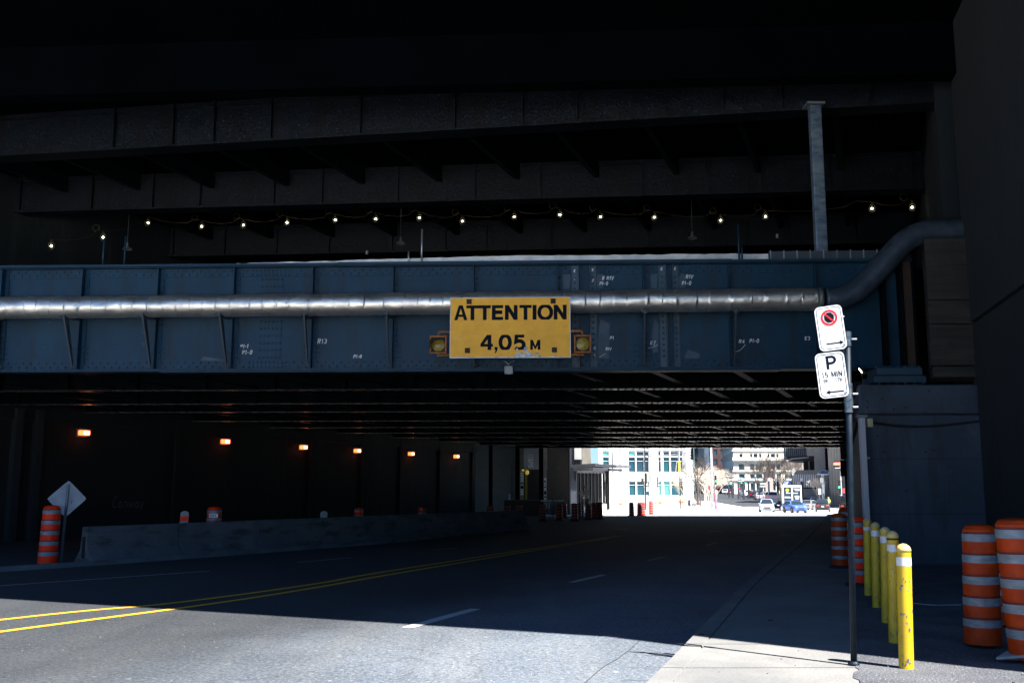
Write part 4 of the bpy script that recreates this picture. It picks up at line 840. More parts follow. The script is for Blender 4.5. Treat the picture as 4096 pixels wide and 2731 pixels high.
for x, Y, y0, y1, st_, lb in ((420, 26.6, 1173, 1208, 1, 'leaning grey marker panel with orange stripes behind the barrier'), (741, 31.5, 1173, 1200, 0, 'leaning plain grey marker panel behind the barrier')):
    c = atd(x, y1, Y); t = thing('marker_panel', (c.x, c.y, 0), 0, lb, 'marker'); H = H_of(x, y0, Vector((0, Y, 0))); w = .11; z0 = H - .75; sk = .05
    def pan(mb, za, zb, y=0, n=8, top=False):
        P = [(-w + sk * (za - z0), za), (w + sk * (za - z0), za), (w + sk * (zb - z0), zb)] + ([(sk * (zb - z0) + w * math.cos(R(a)), zb + .07 * math.sin(R(a))) for a in range(22, 180, 22)] if top else []) + [(-w + sk * (zb - z0), zb)]
        mb.prism(P, (0, y, 0), (1, 0, 0), Z, (0, .02, 0))
    mb = MB(); pan(mb, z0, H - .07, 0, top=True); mb.build('panel', greyrub, t)
    mb = MB(); mb.bb(-.02, .02, .025, .05, 0, H - .2); mb.build('stem', dimgrey, t)
    if st_:
        for a, a2 in ((.13, .26), (.34, .5)): mb = MB(); pan(mb, H - a2, H - a, -.006); mb.build('orange_stripe', redor, t)
# diamond sign seen from behind
b = Gd(139, 1296); t = thing('diamond_sign', b, 0, 'back of a bare grey diamond road sign on a perforated post at left', 'road sign'); hz = H_of(146, 1145, b)
ex = Vector((.9, .43, 0)).normalized(); mb = MB(); q = .42; rc = .06
P = []
for k in range(4):
    a = R(90 * k); c = Vector((math.cos(a), math.sin(a))); tt = Vector((-c.y, c.x)); P += [tuple(c * (q - rc) - tt * rc * .9), tuple(c * (q - rc * .3)), tuple(c * (q - rc) + tt * rc * .9)]
mb.prism(P, (0.05, 0, hz), ex, (.03, 0, 1), Vector((-.43, .9, 0)) * .004); mb.build('panel', mat('bare aluminium sign back', (.3, .33, .38), .5, .3, c2=(.2, .23, .28), scale=3, speck=(9, (.08, .09, .1), .72)), t)
mb = MB(); mb.frame((-.0, -.06, 0), (.05, 0, 0), (0, .04, 0), (.05, 0, hz + .33)); mb.build('post', mat('perforated post', (.1, .12, .15), .5, .5), t)
mb = MB()
for k in range(30): z = .1 + k * .055; mb.dome((.025 + z * .026, -.061, z), (0, -1, 0), .008, .002)
mb.build('post_hole', black, t)
mb = MB(); stroke(mb, [(x * .14, y * .2) for x, y in GL['S'][1][0]], Vector((-.17, -.075, hz - .2)), ex, Z, 1, .02, (0, -1, 0)); mb.build('scribble', dimgrey, t)
# little litter and manhole
for (x, y, dz, s, lb) in ((1769, 1424, KH, .035, 'small dark round drain cap set in the shaded pavement'), (1610, 1457, KH, .03, 'small dark scrap lying on the sunlit pavement near the kerb')):
    b = Gd(x, y, dz); mb = MB(); mb.lathe([(s, .002), (s * .9, .012), (.001, .013)], (0, 0, 0), 9); o = mb.build('drain_cap' if s > .03 else 'litter', black); o.location = b; tag(o, lb, 'drain cap' if s > .03 else 'litter')
b = Gd(1683, 1491, .0); mb = MB(); mb.add([(0, 0, .012), (.04, .01, .016), (.05, .04, .014), (.01, .04, .03)], [(0, 1, 2, 3)]); 
rng = random.Random(9); mb = MB()
for k in range(160):
    Y = rng.uniform(7.5, 14); x = rng.uniform(-.5, .55) * Y; onw = x > Y * .333; zz = KH + .006 if onw else (KH if x > 1.9 + (Y - 10.5) * .3 else 0); 
    if x > Y * .33 - .1 and not onw: continue
    s = rng.uniform(.003, .011) * (1.3 if onw else 1); mb.ball((x, Y, zg(Y) + zz + s * .4), s, 5, 3, .7)
tag(mb.build('gravel', mat('grit', (.06, .06, .06), .9, c2=(.2, .2, .19), scale=40)), 'loose grit scattered on road and pavement in the foreground', 'gravel', kind='stuff')
b = Gd(2140, 1389, KH); mb = MB(); P = [Gd(x, y, KH + .012) for x, y in ((2098, 1384), (2120, 1387), (2150, 1389), (2180, 1388.5), (2208, 1388))]; mb.tube(P, .008, 5)
tag(mb.build('ground_cable', mat('pale cord', (.3, .32, .35), .7)), 'thin pale cord lying on the ground between bollards and drums', 'cord')
# ================================================================== beyond the bridge
def far_drum(x, yb, yt, lb, m=orange):
    sx, sy = x, yb; b = G(sx, sy); h = at(sx, yt, b.y).z - b.z
    return make_drum(b, h, .17 if h < 1.2 else .19, lb, m)
far = [(*Lz(168, 1385), Lz(0, 1065)[1], 'striped drum in front of the white topped barricade'), (*Lz(258, 1345), Lz(0, 1070)[1], 'very dark drum just right of the white topped barricade'),
 (*Lz(455, 1400), Lz(0, 1070)[1], 'striped drum in the dark, first of the cluster left of the glass pavilion'), (*Lz(528, 1345), Lz(0, 1070)[1], 'half hidden striped drum second in the cluster by the pavilion'), (*Lz(572, 1335), Lz(0, 1066)[1], 'striped drum with a sunlit edge beside the walking silhouette'),
 (*Lz(707, 1375), Lz(0, 1082)[1], 'striped drum right of the walking silhouette'), (*Lz(812, 1350), Lz(0, 1060)[1], 'redder striped drum under the pavilion, second from the right of its cluster'), (*Lz(912, 1362), Lz(0, 1050)[1], 'nearly black drum, rightmost of the cluster under the pavilion'),
 (*Lz(1505, 1305), Lz(0, 1052)[1], 'lone slim drum with a black foot on the sunlit road edge'), (*Lz(1655, 1302), Lz(0, 1052)[1], 'left one of two touching drums on the sunlit road edge'), (*Lz(1713, 1300), Lz(0, 1042)[1], 'right one of two touching drums on the sunlit road edge'), (*Lz(1868, 1280), Lz(0, 1030)[1], 'overexposed pale drum right of the pair on the sunlit road'),
 (*Kz(512, 1490), Kz(0, 1105)[1], 'striped drum in the dark before the far end of the left wall'), (*Kz(825, 1440), Kz(0, 1100)[1], 'barely visible drum left of a striped one in the dark'), (*Kz(1045, 1430), Kz(0, 1090)[1], 'striped drum in the dark below the white poster sign'), (*Kz(1482, 1400), Kz(0, 1080)[1], 'barely visible drum at the left end of the white topped barricade')]
for k, (x, yb, yt, lb) in enumerate(far): far_drum(x, yb, yt, lb, redor if k in (6, 9, 10, 11) else orange)
# ---------------- service yard behind the tunnel mouth (shaded)
conc_far = mat('shaded concrete building', (.2, .19, .175), .85, c2=(.27, .26, .24), scale=.7, detail=8)
corr = mat('dark corrugated cladding', (.03, .032, .03), .6, c2=(.06, .055, .045), scale=1)
sb = thing('service_building', (6, 74, 0), 0, 'dim concrete building with dark columns just behind the tunnel mouth', 'building')
def fr(z, x0, x1, y0, y1, Y, d, mb=None, zf=None):   # a box whose front face fills the given rectangle of a zoomed photo
    a = at(*z(x0, y1), Y); b = at(*z(x1, y0), Y); mb = mb or MB(); zl = a.z if zf is None else zf; mb.frame((a.x, Y, zl), (b.x - a.x, 0, 0), ((.37 if z is Rz else 0) * d, d, 0), (0, 0, b.z - zl)); return mb   # depth runs parallel to the street grid
m_ = MB(); fr(Kz, 0, 1060, -260, 1400, 76, 1, m_, -.6); fr(Kz, 1060, 1560, -260, 440, 76, 1, m_); m_.build('wall', conc_far, sb, True)
m_ = fr(Kz, 1130, 1500, 440, 1400, 77.5, .3, None, -.6); m_.build('dark_doorway', black, sb, True)
m_ = fr(Kz, 1130, 1420, -200, 442, 75.2, .3); m_.build('upper_panel', mat('paler concrete panel', (.34, .36, .38), .8, c2=(.42, .43, .44), scale=1), sb, True)
for x0, x1, mm in ((1060, 1128, conc_far), (1490, 1548, conc_far)): fr(Kz, x0, x1, -200, 1400, 75.6, .5, None, -.6).build('pillar', mm, sb, True)
m_ = fr(Kz, 1155, 1195, 500, 1400, 75, .2, None, -.6); m_.build('yellow_pipe', mat('yellow pipe paint', (.35, .25, .01), .5), sb, True)
m_ = fr(Kz, 905, 912, 380, 1300, 75.9, .08, None, -.5); m_.build('downpipe', black, sb, True)
for (x0, x1, lb) in ((480, 555, 'dark square bridge column, left one at the tunnel mouth'), (975, 1055, 'dark square bridge column, middle one at the tunnel mouth'), (1415, 1490, 'dark square bridge column, right one at the tunnel mouth')):
    a = at(*Kz(x0, 1400), 66.6); b_ = at(*Kz(x1, 0), 66.6); t = thing('bridge_column', ((a.x + b_.x) / 2, 66.9, zg(66)), 0, lb, 'column', 'dark columns at the tunnel mouth')
    m_ = MB(); m_.bb(a.x, b_.x, 66.6, 67.2, zg(66), 5.6); m_.build('shaft', under_m, t, True); m_ = MB(); m_.bb(a.x - .1, b_.x + .1, 66.5, 67.3, zg(66), zg(66) + .3); m_.build('plinth', conc_far, t, True)
def poster(name, z, x0, x1, y0, y1, Y, lb, rows, parent_label='sign', bg=white_s):
    a = at(*z(x0, y1), Y); b = at(*z(x1, y0), Y); t = thing(name, (a.x, Y, a.z), 0, lb, parent_label)
    m_ = MB(); m_.bb(a.x, b.x, Y, Y + .03, a.z, b.z); m_.build('panel', bg, t, True); m_ = MB(); h = b.z - a.z; w = b.x - a.x
    for (r0, r1, q0, q1) in rows: m_.bb(a.x + w * q0, a.x + w * q1, Y - .006, Y - .001, b.z - h * r1, b.z - h * r0)
    m_.build('print', navy, t, True); return t
poster('poster_sign', Kz, 1207, 1305, 170, 410, 74.8, 'white poster sign with dark text rows high on the concrete panel', [(.07, .14, .05, .3), (.07, .14, .35, .6), (.07, .14, .65, .95), (.25, .3, .12, .9), (.5, .53, .55, .95), (.62, .64, .02, .35), (.7, .73, .02, .5), (.78, .8, .02, .25), (.86, .88, .7, .8)])
poster('notice_strip', Kz, 1072, 1126, 505, 675, 75.4, 'upper white notice strip on the left pillar', [(.15, .22, .1, .9), (.42, .45, .05, .9), (.5, .53, .05, .9), (.66, .68, .1, .9), (.8, .82, .1, .9)])
poster('notice_strip', Kz, 1070, 1124, 725, 920, 75.4, 'lower white notice strip on the left pillar', [(.1, .4, .03, .97), (.5, .53, .05, .9), (.66, .68, .1, .9), (.8, .82, .1, .9)])
poster('notice_strip', Kz, 1505, 1546, 600, 1000, 75.4, 'long white notice strip on the right pillar', [(.12, .22, .1, .7), (.3, .32, .05, .9), (.4, .45, .1, .9), (.6, .78, .05, .9), (.84, .92, .1, .9)])
poster('notice_strip', Kz, 852, 882, 898, 1010, 75.6, 'short white notice on the wall above the dark skip', [(.2, .3, .2, .6), (.5, .6, .2, .9)])
t = thing('yard_lamp', at(*Kz(1120, 460), 75.2), 0, 'small lit yellow lamp on the pillar below the poster sign', 'lamp'); m_ = fr(Kz, 1095, 1140, 440, 478, 75.2, .2); m_.build('glass', mat('yellow lamp', (.6, .5, .1), .4, emit=(.8, .6, .08), es=.08), t, True); m_ = fr(Kz, 1080, 1150, 415, 438, 75.1, .35); m_.build('hood', rusty, t, True)
t = thing('yard_lamp', at(*Kz(1192, 500), 75), 0, 'hanging yellow lamp right of the pillar lamp', 'lamp'); c = at(*Kz(1192, 500), 75); m_ = MB(); m_.ball(c, .14, 10, 6, 1.3); m_.build('glass', MAT['yellow lamp'], t, True, smooth=True); m_ = MB(); m_.tube([c, c + Z * .5], .02, 5); m_.build('stem', rusty, t, True)
cb = thing('corrugated_building', (8.5, 79, 0), 0, 'dark corrugated metal building between the service yard and the pavilion', 'building')
m_ = fr(Kz, 1550, 1985, -300, 1350, 82, 26, None, -.6); m_.build('wall', corr, cb, True)
a = at(*Kz(1550, 0), 82).x; b = at(*Kz(1985, 0), 82).x; m_ = MB(); x = a
while x < b: m_.bb(x, x + .1, 81.95, 81.999, -.5, 9); x += .2
m_.build('corrugation', corr, cb, True)
m_ = fr(Lz, 360, 372, 60, 1200, 81.9, .1, None, -.5); m_.build('corner_strip', dimgrey, cb, True)
t = thing('barricade', (3.5, 60, 0), 0, 'white topped barricade hung with creased plastic sheets', 'barricade')
a = at(*Kz(1450, 1385), 62); b = at(*Kz(1870, 1010), 62)
m_ = MB(); m_.bb(a.x, (a.x + b.x) / 2 - .03, 62, 62.06, b.z - .09, b.z); m_.bb((a.x + b.x) / 2 + .03, b.x, 62, 62.06, b.z - .09, b.z); m_.build('top_rail', mat('white rail', (.75, .75, .72), .5), t, True)
for q in (0, .5, .93): m_ = MB(); m_.bb(a.x + (b.x - a.x) * q, a.x + (b.x - a.x) * q + .05, 62.07, 62.12, 0, b.z); m_.build('leg', dimgrey, t, True)
m_ = MB(); n = 60; x0, x1 = a.x + .45, b.x - .05; row = [(x0 + (x1 - x0) * i / n, 62.03 + .05 * math.sin(i * .9) + .03 * math.sin(i * 2.3)) for i in range(n + 1)]
m_.add([(x, y, z) for z in (.12, b.z - .09) for x, y in row], [(i, i + 1, n + 2 + i, n + 1 + i) for i in range(n)]); m_.build('sheet', mat('creased plastic', (.1, .16, .25), .12, .3, c2=(.25, .3, .36), scale=1.5, stretch=(9, 1, .5)), t, True, smooth=True)
t = thing('skip', (1, 64, 0), 0, 'black low container in front of the service building', 'container'); m_ = fr(Kz, 770, 1440, 1015, 1400, 63.5, 1.4, None, 0.02); m_.build('body', black, t, True); m_ = fr(Kz, 765, 1445, 1008, 1024, 63.4, 1.6); m_.build('rim', dimgrey, t, True)
m_ = MB(); c = atd(1262, 1190, 70); m_.box((c.x, c.y, .25), (1.6, .8, .4)); t = thing('concrete_block', (c.x, c.y, 0), 0, 'pale blue grey block on the ground behind the drums', 'block'); m_.build('block', pier_m, t, True, bevel=.04)
# ---------------- glass pavilion with dark fins
pv = thing('pavilion', (9.2, 112, -.5), 0, 'glass pavilion with dark vertical fins under a flat double roof', 'pavilion')
stone = mat('white stone', (.72, .71, .68), .7, c2=(.8, .79, .77), scale=.5)
fin_m = mat('dark bronze fin', (.003, .0035, .004), .6, 0, spec=.2); roof_m = mat('grey roof metal', (.06, .062, .075), .5, c2=(.12, .12, .14), scale=.6)
def P3(x, y, Y): return at(*Lz(x, y), Y)
m_ = MB(); a0, a1 = P3(380, 360, 112), P3(830, 340, 112); b1 = P3(1490, 378, 126)
m_.add([P3(380, 358, 112), P3(830, 335, 112), P3(1490, 376, 128), P3(1040, 376, 140), P3(380, 405, 112), P3(830, 390, 112), P3(1490, 420, 128), P3(1040, 418, 140)], [(0, 1, 2, 3), (7, 6, 5, 4), (0, 4, 5, 1), (1, 5, 6, 2), (2, 6, 7, 3), (3, 7, 4, 0)]); m_.build('upper_roof', roof_m, pv, True)
m_ = MB(); m_.add([P3(420, 400, 113), P3(795, 405, 113), P3(1335, 440, 126), P3(900, 440, 136), P3(420, 470, 113), P3(795, 465, 113), P3(1335, 483, 126), P3(900, 480, 136)], [(0, 1, 2, 3), (7, 6, 5, 4), (0, 4, 5, 1), (1, 5, 6, 2), (2, 6, 7, 3), (3, 7, 4, 0)]); m_.build('lower_roof', roof_m, pv, True)
m_ = MB(); a, b = P3(500, 495, 114), P3(1070, 500, 120); m_.frame(Vector((a.x, a.y, P3(500, 510, 114).z)), (b.x - a.x, b.y - a.y, 0), (0, .25, 0), (0, 0, .36)); m_.build('head_beam', roof_m, pv, True)
fins = [(505, 0), (573, 1), (643, 1), (710, 1), (775, 1), (840, 1), (903, 1), (945, 2), (1000, 2), (1050, 2)]
for k, (x, q) in enumerate(fins):
    f = (x - 500) / 570; Y = 114 + 6 * f; a = P3(x - (2 if k < 7 else 18), 1045, Y); b = P3(x + (30 if k < 7 else 14), 505, Y); m_ = MB(); m_.frame((a.x, Y, .16), (b.x - a.x, .12, 0), (-.02, .5, 0), (0, 0, b.z - .16)); m_.build('fin', fin_m, pv, True)
    if k < 8: m_ = MB(); m_.frame((a.x - .07, Y - .02, .16), (.065, 0, 0), (0, .1, 0), (0, 0, b.z - .16)); m_.build('mullion', mat('dull mullion', (.09, .095, .11), .5), pv, True)
m_ = MB(); a = P3(505, 0, 114.8); b = P3(935, 0, 118.8); m_.frame((a.x, 114.9, -.4), (b.x - a.x, 4, 0), (0, .1, 0), (0, 0, 4.4)); m_.build('glass_wall', mat('dark pavilion glass', (.01, .015, .02), .1), pv, True)
m_ = MB(); a = P3(430, 0, 113); b = P3(1225, 0, 121); m_.frame((a.x, 113.4, -1.2), (b.x - a.x, 8, 0), (0, 16, 0), (0, 0, 1.2)); m_.build('plinth', mat('plinth stone', (.4, .37, .3), .8, c2=(.5, .47, .4), scale=1), pv, True)
m_ = MB(); a = P3(1030, 0, 119.5); m_.bb(a.x, a.x + .35, 119.4, 119.7, -.6, 4.2); m_.build('corner_post', fin_m, pv, True)
m_ = MB(); a, b = P3(500, 1040, 113.9), P3(1075, 1040, 119.9); m_.frame((a.x, 113.9, .02), (b.x - a.x, 6, 0), (0, .3, 0), (0, 0, .13)); m_.build('sill_beam', roof_m, pv, True)
ground_sheet('plaza_pavement', lambda y: -30, lambda y: 36, [158, 165, 181, 186], .012, inter_m, 2)
# concrete high building glimpsed above the pavilion roof
t = thing('concrete_building', (13, 150, -1), 0, 'grey and beige concrete building above the pavilion roof', 'building')
fr(Lz, 372, 580, -900, 400, 150, 12, None, -1).build('wall', mat('dim blue concrete', (.012, .016, .026), .8, c2=(.02, .026, .04), scale=.6), t, True); fr(Lz, 452, 572, -900, 262, 149.6, .38).build('pale_panel', mat('streaked pale panel', (.22, .22, .2), .8, c2=(.3, .3, .28), scale=1, stretch=(4, 4, .4)), t, True)
m_ = MB(); a, b = at(*Lz(450, 0), 149.5).x, at(*Lz(575, 0), 149.5).x; x = a
while x < b - .1: m_.bb(x, x + .18, 149.3, 149.59, 3, at(*Lz(0, 265), 149.5).z); x += .36
m_.build('louvre', under_m, t, True)
m_ = MB(); p = [at(*Lz(*q), 155) for q in ((585, -900), (700, -900), (790, 400), (585, 400))]; p[2].z = p[3].z = -1; m_.prism([(q.x, q.z) for q in p], (0, 155, 0), (1, 0, 0), (0, 0, 1), (0, 8, 0)); m_.build('battered_wall', mat('beige concrete', (.12, .11, .095), .85, c2=(.19, .175, .15), scale=.8), t, True)
# ---------------- buildings with real openings
glass_t = mat('teal glass', (.015, .1, .12), .12, c2=(.01, .05, .08), scale=.15); glass_d = mat('dark blue glass', (.01, .03, .055), .15, c2=(.02, .06, .09), scale=.2)
glass_g = mat('green blind glass', (.08, .33, .3), .25); frame_w = mat('white window frame', (.7, .7, .7), .5); spand = mat('pale green spandrel', (.42, .5, .42), .4)
def facade(th, o, dx, W, Ht, ops, mname, depth=.35, glass=None, frame=None, wallname='wall', mull=True):
    """ops: list of (x0,x1,z0,z1,glass material) in metres on the facade; builds wall cells, reveals and one window part per opening"""
    dx = Vector(dx).normalized(); nin = Vector((-dx.y, dx.x, 0)); o = Vector(o)
    xs = sorted({0, W} | {q for p in ops for q in p[:2]}); zs = sorted({0, Ht} | {q for p in ops for q in p[2:4]}); m_ = MB()
    for a, b in zip(xs, xs[1:]):
        for c, d in zip(zs, zs[1:]):
            if any(p[0] - 1e-6 <= a and b <= p[1] + 1e-6 and p[2] - 1e-6 <= c and d <= p[3] + 1e-6 for p in ops): continue
            m_.quad(o + dx * a + Z * c, o + dx * b + Z * c, o + dx * b + Z * d, o + dx * a + Z * d)
    for a, b, c, d, g in ops:
        q = lambda x, z, e: o + dx * x + Z * z + nin * e
        m_.quad(q(a, c, 0), q(a, c, depth), q(a, d, depth), q(a, d, 0)); m_.quad(q(b, c, 0), q(b, d, 0), q(b, d, depth), q(b, c, depth)); m_.quad(q(a, d, 0), q(a, d, depth), q(b, d, depth), q(b, d, 0)); m_.quad(q(a, c, 0), q(b, c, 0), q(b, c, depth), q(a, c, depth))
    m_.build(wallname, mname, th, True)
    for a, b, c, d, g in ops:
        q = lambda x, z, e: o + dx * x + Z * z + nin * e
        m_ = MB(); m_.quad(q(a, c, depth - .01), q(b, c, depth - .01), q(b, d, depth - .01), q(a, d, depth - .01)); w = m_.build('window', g, th, True); MX[w.name] = MX[th.name]
        if frame:
            m_ = MB(); t_ = .09
            for (x0, x1, z0, z1) in ((a, b, c, c + t_), (a, b, d - t_, d), (a, a + t_, c, d), (b - t_, b, c, d)) + (((a, b, c + (d - c) * .72, c + (d - c) * .72 + .06),) if mull else ()): m_.frame(q(x0, z0, depth - .14), dx * (x1 - x0), nin * .1, Z * (z1 - z0))
            f = m_.build('frame', frame, None); f.parent = w
            inv = MX[th.name].inverted()
            for v in f.data.vertices: v.co = inv @ v.co
def sbox(name, m, th, x0, x1, y0, y1, z0, z1): mb = MB(); mb.bb(x0, x1, y0, y1, z0, z1); return mb.build(name, m, th, True)
# office building of white stone and teal glass
Y = 185; X = lambda sx: at(sx, 1900, Y).x; Zr = lambda sy: at(2500, sy, Y).z; z0 = -1.0
ox, ex_ = X(2395), X(2772); ob = thing('office_building', (ox, Y, z0), 0, 'white stone office building with large teal glass windows', 'building')
cols = [(2411, 2438), (2514, 2543), (2545.5, 2578), (2580.5, 2597), (2633, 2646), (2653.6, 2680), (2683, 2716), (2719, 2733)]
rows = [(1923.5, 1982, 0), (1827, 1888, 1), (1801, 1824, 2), (1740, 1795, 1), (1714, 1737, 2), (1660, 1708, 1)]
ops = []
for i, (c0, c1) in enumerate(cols):
    for (r0, r1, k) in rows: ops.append((X(c0) - ox, X(c1) - ox, Zr(r1) - z0, Zr(r0) - z0, [glass_g if i in (4, 5) and k == 0 else glass_t, glass_d if i in (2, 3, 6) else glass_t, glass_g if i in (0, 1) else glass_d][k]))
facade(ob, (ox, Y, z0), (1, 0, 0), ex_ - ox, 30, ops, stone, .3, frame=frame_w)
for c0, c1 in ((2514, 2597), (2640, 2733)): sbox('spandrel', spand, ob, X(c0), X(c1), Y - .03, Y - .002, Zr(1919), Zr(1892))
sbox('side_wall', stone, ob, ex_ - .3, ex_, Y + .01, Y + 30, z0, 29); sbox('roof', stone, ob, ox, ex_, Y, Y + 30, 29.02, 29.5); sbox('plinth', stone, ob, ox - .2, ex_ + .2, Y - .35, Y - .01, z0 - .5, Zr(2003))
for a in (2486, 2605, 2745): sbox('pier', stone, ob, X(a), X(a + 24), Y - .5, Y - .04, z0, 29)
# classical building at the back
Y = 300; X = lambda sx: at(sx, 1900, Y).x; Zr = lambda sy: at(3000, sy, Y).z; z0 = zg(300) - .3; ox, ex_ = X(2935), X(3215)
cream = mat('cream limestone', (.62, .57, .48), .8, c2=(.7, .66, .58), scale=.3, detail=8)
cb2 = thing('classical_building', (ox, Y, z0), 0, 'cream classical building with cornice and grouped windows behind the square', 'building')
ops = []
for c in ((2960, 2974), (3003, 3012.6), (3017, 3033.6), (3039, 3049), (3073, 3081.5), (3086, 3104), (3108, 3118), (3142, 3152), (3156, 3172)):
    for r in ((1813.5, 1834.5), (1772, 1794), (1730, 1752)): ops.append((X(c[0]) - ox, X(c[1]) - ox, Zr(r[1]) - z0, Zr(r[0]) - z0, glass_d))
for c in ((2956, 2980), (3001, 3020), (3024, 3050), (3078, 3102), (3106, 3124), (3140, 3170)):
    for r in ((1854, 1880), (1894, 1914), (1932, 1962)): ops.append((X(c[0]) - ox, X(c[1]) - ox, Zr(r[1]) - z0, Zr(r[0]) - z0, glass_t if r[0] < 1900 else glass_d))
# rows share columns cut lists, keep openings that do not overlap
facade(cb2, (ox, Y, z0), (1, 0, 0), ex_ - ox, 34, ops, cream, .5, frame=frame_w, mull=False)
for r, h, d in ((1842, 1.0, .8), (1886, .5, .35), (1804, .35, .3), (1921, .5, .4)): sbox('cornice', cream, cb2, ox - .4, ex_ + .2, Y - d, Y - .01, Zr(r), Zr(r) + h)
ops = []; sd = Vector((9.4, 60, 0)); sl = sd.length
for k in range(14):
    for z in (1.5, 6, 10.6, 14, 17.5): ops.append((1.5 + k * 4.1, 3.9 + k * 4.1, z, z + 2.4, glass_d))
facade(cb2, Vector((ox, Y, z0)) + sd, -sd, sl, 34, ops, cream, .6, wallname='side_wall')
for k, (x0, x1, Y, h, m, lb, wc) in enumerate(((2850, 2905, 400, 60, mat('red brown brick', (.045, .018, .02), .8, c2=(.08, .03, .03), scale=.3), 'dark red brown brick building between the trees and the cream one', glass_d), (2796, 2852, 430, 70, mat('pale blue curtain wall', (.4, .5, .6), .3, c2=(.5, .58, .66), scale=.1), 'pale blue glass tower behind the bare tree', glass_t), (2779, 2795, 350, 50, mat('dark slim tower', (.05, .07, .1), .5), 'slim dark tower at the edge of the white office building', glass_d), (2860, 2940, 620, 90, cream, 'pale far building closing the end of the street', glass_d))):
    a = at(x0, 1900, Y).x; b = at(x1, 1900, Y).x; t = thing('tower_block' if k != 3 else 'far_building', (a, Y, zg(Y)), 0, lb, 'building'); ops = []
    nx = max(2, int((b - a) / 3.2)); w = (b - a) / nx
    for i in range(nx):
        z = 3
        while z < min(h, 32) - 3: ops.append((i * w + w * .25, i * w + w * .78, z, z + 2.1, wc)); z += 3.9
    facade(t, (a, Y, zg(Y)), (1, 0, 0), b - a, h, ops, m, .3); m_ = MB(); m_.frame((a + .2, Y + .4, zg(Y)), (b - a - .4, 0, 0), (9, 25, 0), (0, 0, h - zg(Y))); m_.build('mass', m, t, True)
# theatre like concrete building on the right
Y = 170; rb_ = thing('concrete_theatre', (at(*Rz(915, 1200), Y).x, Y, -.8), 0, 'large ribbed concrete building with overhanging dark upper block at right', 'building')
grey_c = mat('grey concrete panel', (.24, .23, .22), .85, c2=(.34, .32, .31), scale=.4); dk = mat('blue black cladding', (.006, .01, .022), .5)
fr(Rz, 915, 1395, -600, 240, 172, 14).build('upper_block', dk, rb_, True)
m_ = MB(); a, b = at(*Rz(930, 0), 171.9).x, at(*Rz(1395, 0), 171.9).x; x = a; zt = at(*Rz(0, 235), 171.9).z
while x < b: m_.bb(x, x + .14, 171.7, 171.99, zt, 14); x += .34
m_.build('cladding_rib', mat('grey rib', (.1, .12, .15), .5), rb_, True)
m_ = MB(); p = [at(*Rz(*q), 171.5) for q in ((918, 235), (1565, 215), (1565, 330), (1330, 325), (1090, 330), (918, 308))]; m_.prism([(q.x, q.z) for q in p], (0, 171.5, 0), (1, 0, 0), (0, 0, 1), (4.4, 12, 0)); m_.build('soffit', dk, rb_, True)
m_ = MB(); p = [at(*Rz(*q), 171.2) for q in ((960, 320), (1100, 270), (1440, 240), (1440, 262), (1100, 298), (990, 335))]; m_.prism([(q.x, q.z) for q in p], (0, 171.2, 0), (1, 0, 0), (0, 0, 1), (0, .28, 0)); m_.build('soffit_edge', grey_c, rb_, True)
fr(Rz, 1396, 1560, -600, 215, 169, 15).build('panel_block', grey_c, rb_, True)
fr(Rz, 1565, 1738, -600, 620, 168, 20).build('panel_block', grey_c, rb_, True); fr(Rz, 1330, 1566, 320, 525, 174, .5).build('dark_window', black, rb_, True); fr(Rz, 1436, 1446, 325, 525, 173.8, .15).build('mullion', gal_m, rb_, True)
fr(Rz, 1740, 1880, -600, 450, 176, 3).build('recess', dk, rb_, True); fr(Rz, 1085, 1600, 520, 606, 168.5, 6).build('band', grey_c, rb_, True); fr(Rz, 1090, 1330, 604, 910, 171.5, .3).build('glazing', glass_t, rb_, True); fr(Rz, 1330, 1600, 604, 910, 171.5, .3).build('glazing', glass_d, rb_, True)
x = 1088
while x < 1605: fr(Rz, x, x + 17, 606, 912, 168.2, .3).build('black_slat', black, rb_, True); fr(Rz, x + 19, x + 31, 606, 880, 168.0, .2).build('bright_gap', stone, rb_, True); x += 39  # pale strips stand in for brightness seen through between the black slats
fr(Rz, 1280, 1645, 908, 1210, 166, 2, None, -1.2).build('low_wall', grey_c, rb_, True); fr(Rz, 1640, 1930, 618, 1250, 165, 14, None, -1.2).build('lower_wall', grey_c, rb_, True)
fr(Rz, 1850, 1900, 560, 940, 164.7, .28).build('side_glass', glass_t, rb_, True)
for k in range(9): fr(Rz, 1884 + k * 30, 1906 + k * 30, -600, 1275, 160 - k * .3, 18, None, -1.4).build('wall_fin', mat('beige concrete rib', (.34, .31, .27), .85, c2=(.42, .39, .35), scale=.5) if k % 2 else grey_c, rb_, True)
fr(Rz, 1884, 2180, -600, 1275, 163, 20, None, -1.4).build('rear_wall', pier_m, rb_, True)
for k in range(4): 
    for j in range(2): m_ = MB(); m_.ball(at(*Rz(1380 + 68 * j + k * 30, 985 - 12 * (k % 2)), 165.9), .09, 8, 5); 
fr(Rz, 2300, 3300, -600, 1275, 150, 20, None, -1.4).build('street_side_wall', pier_m, rb_, True)
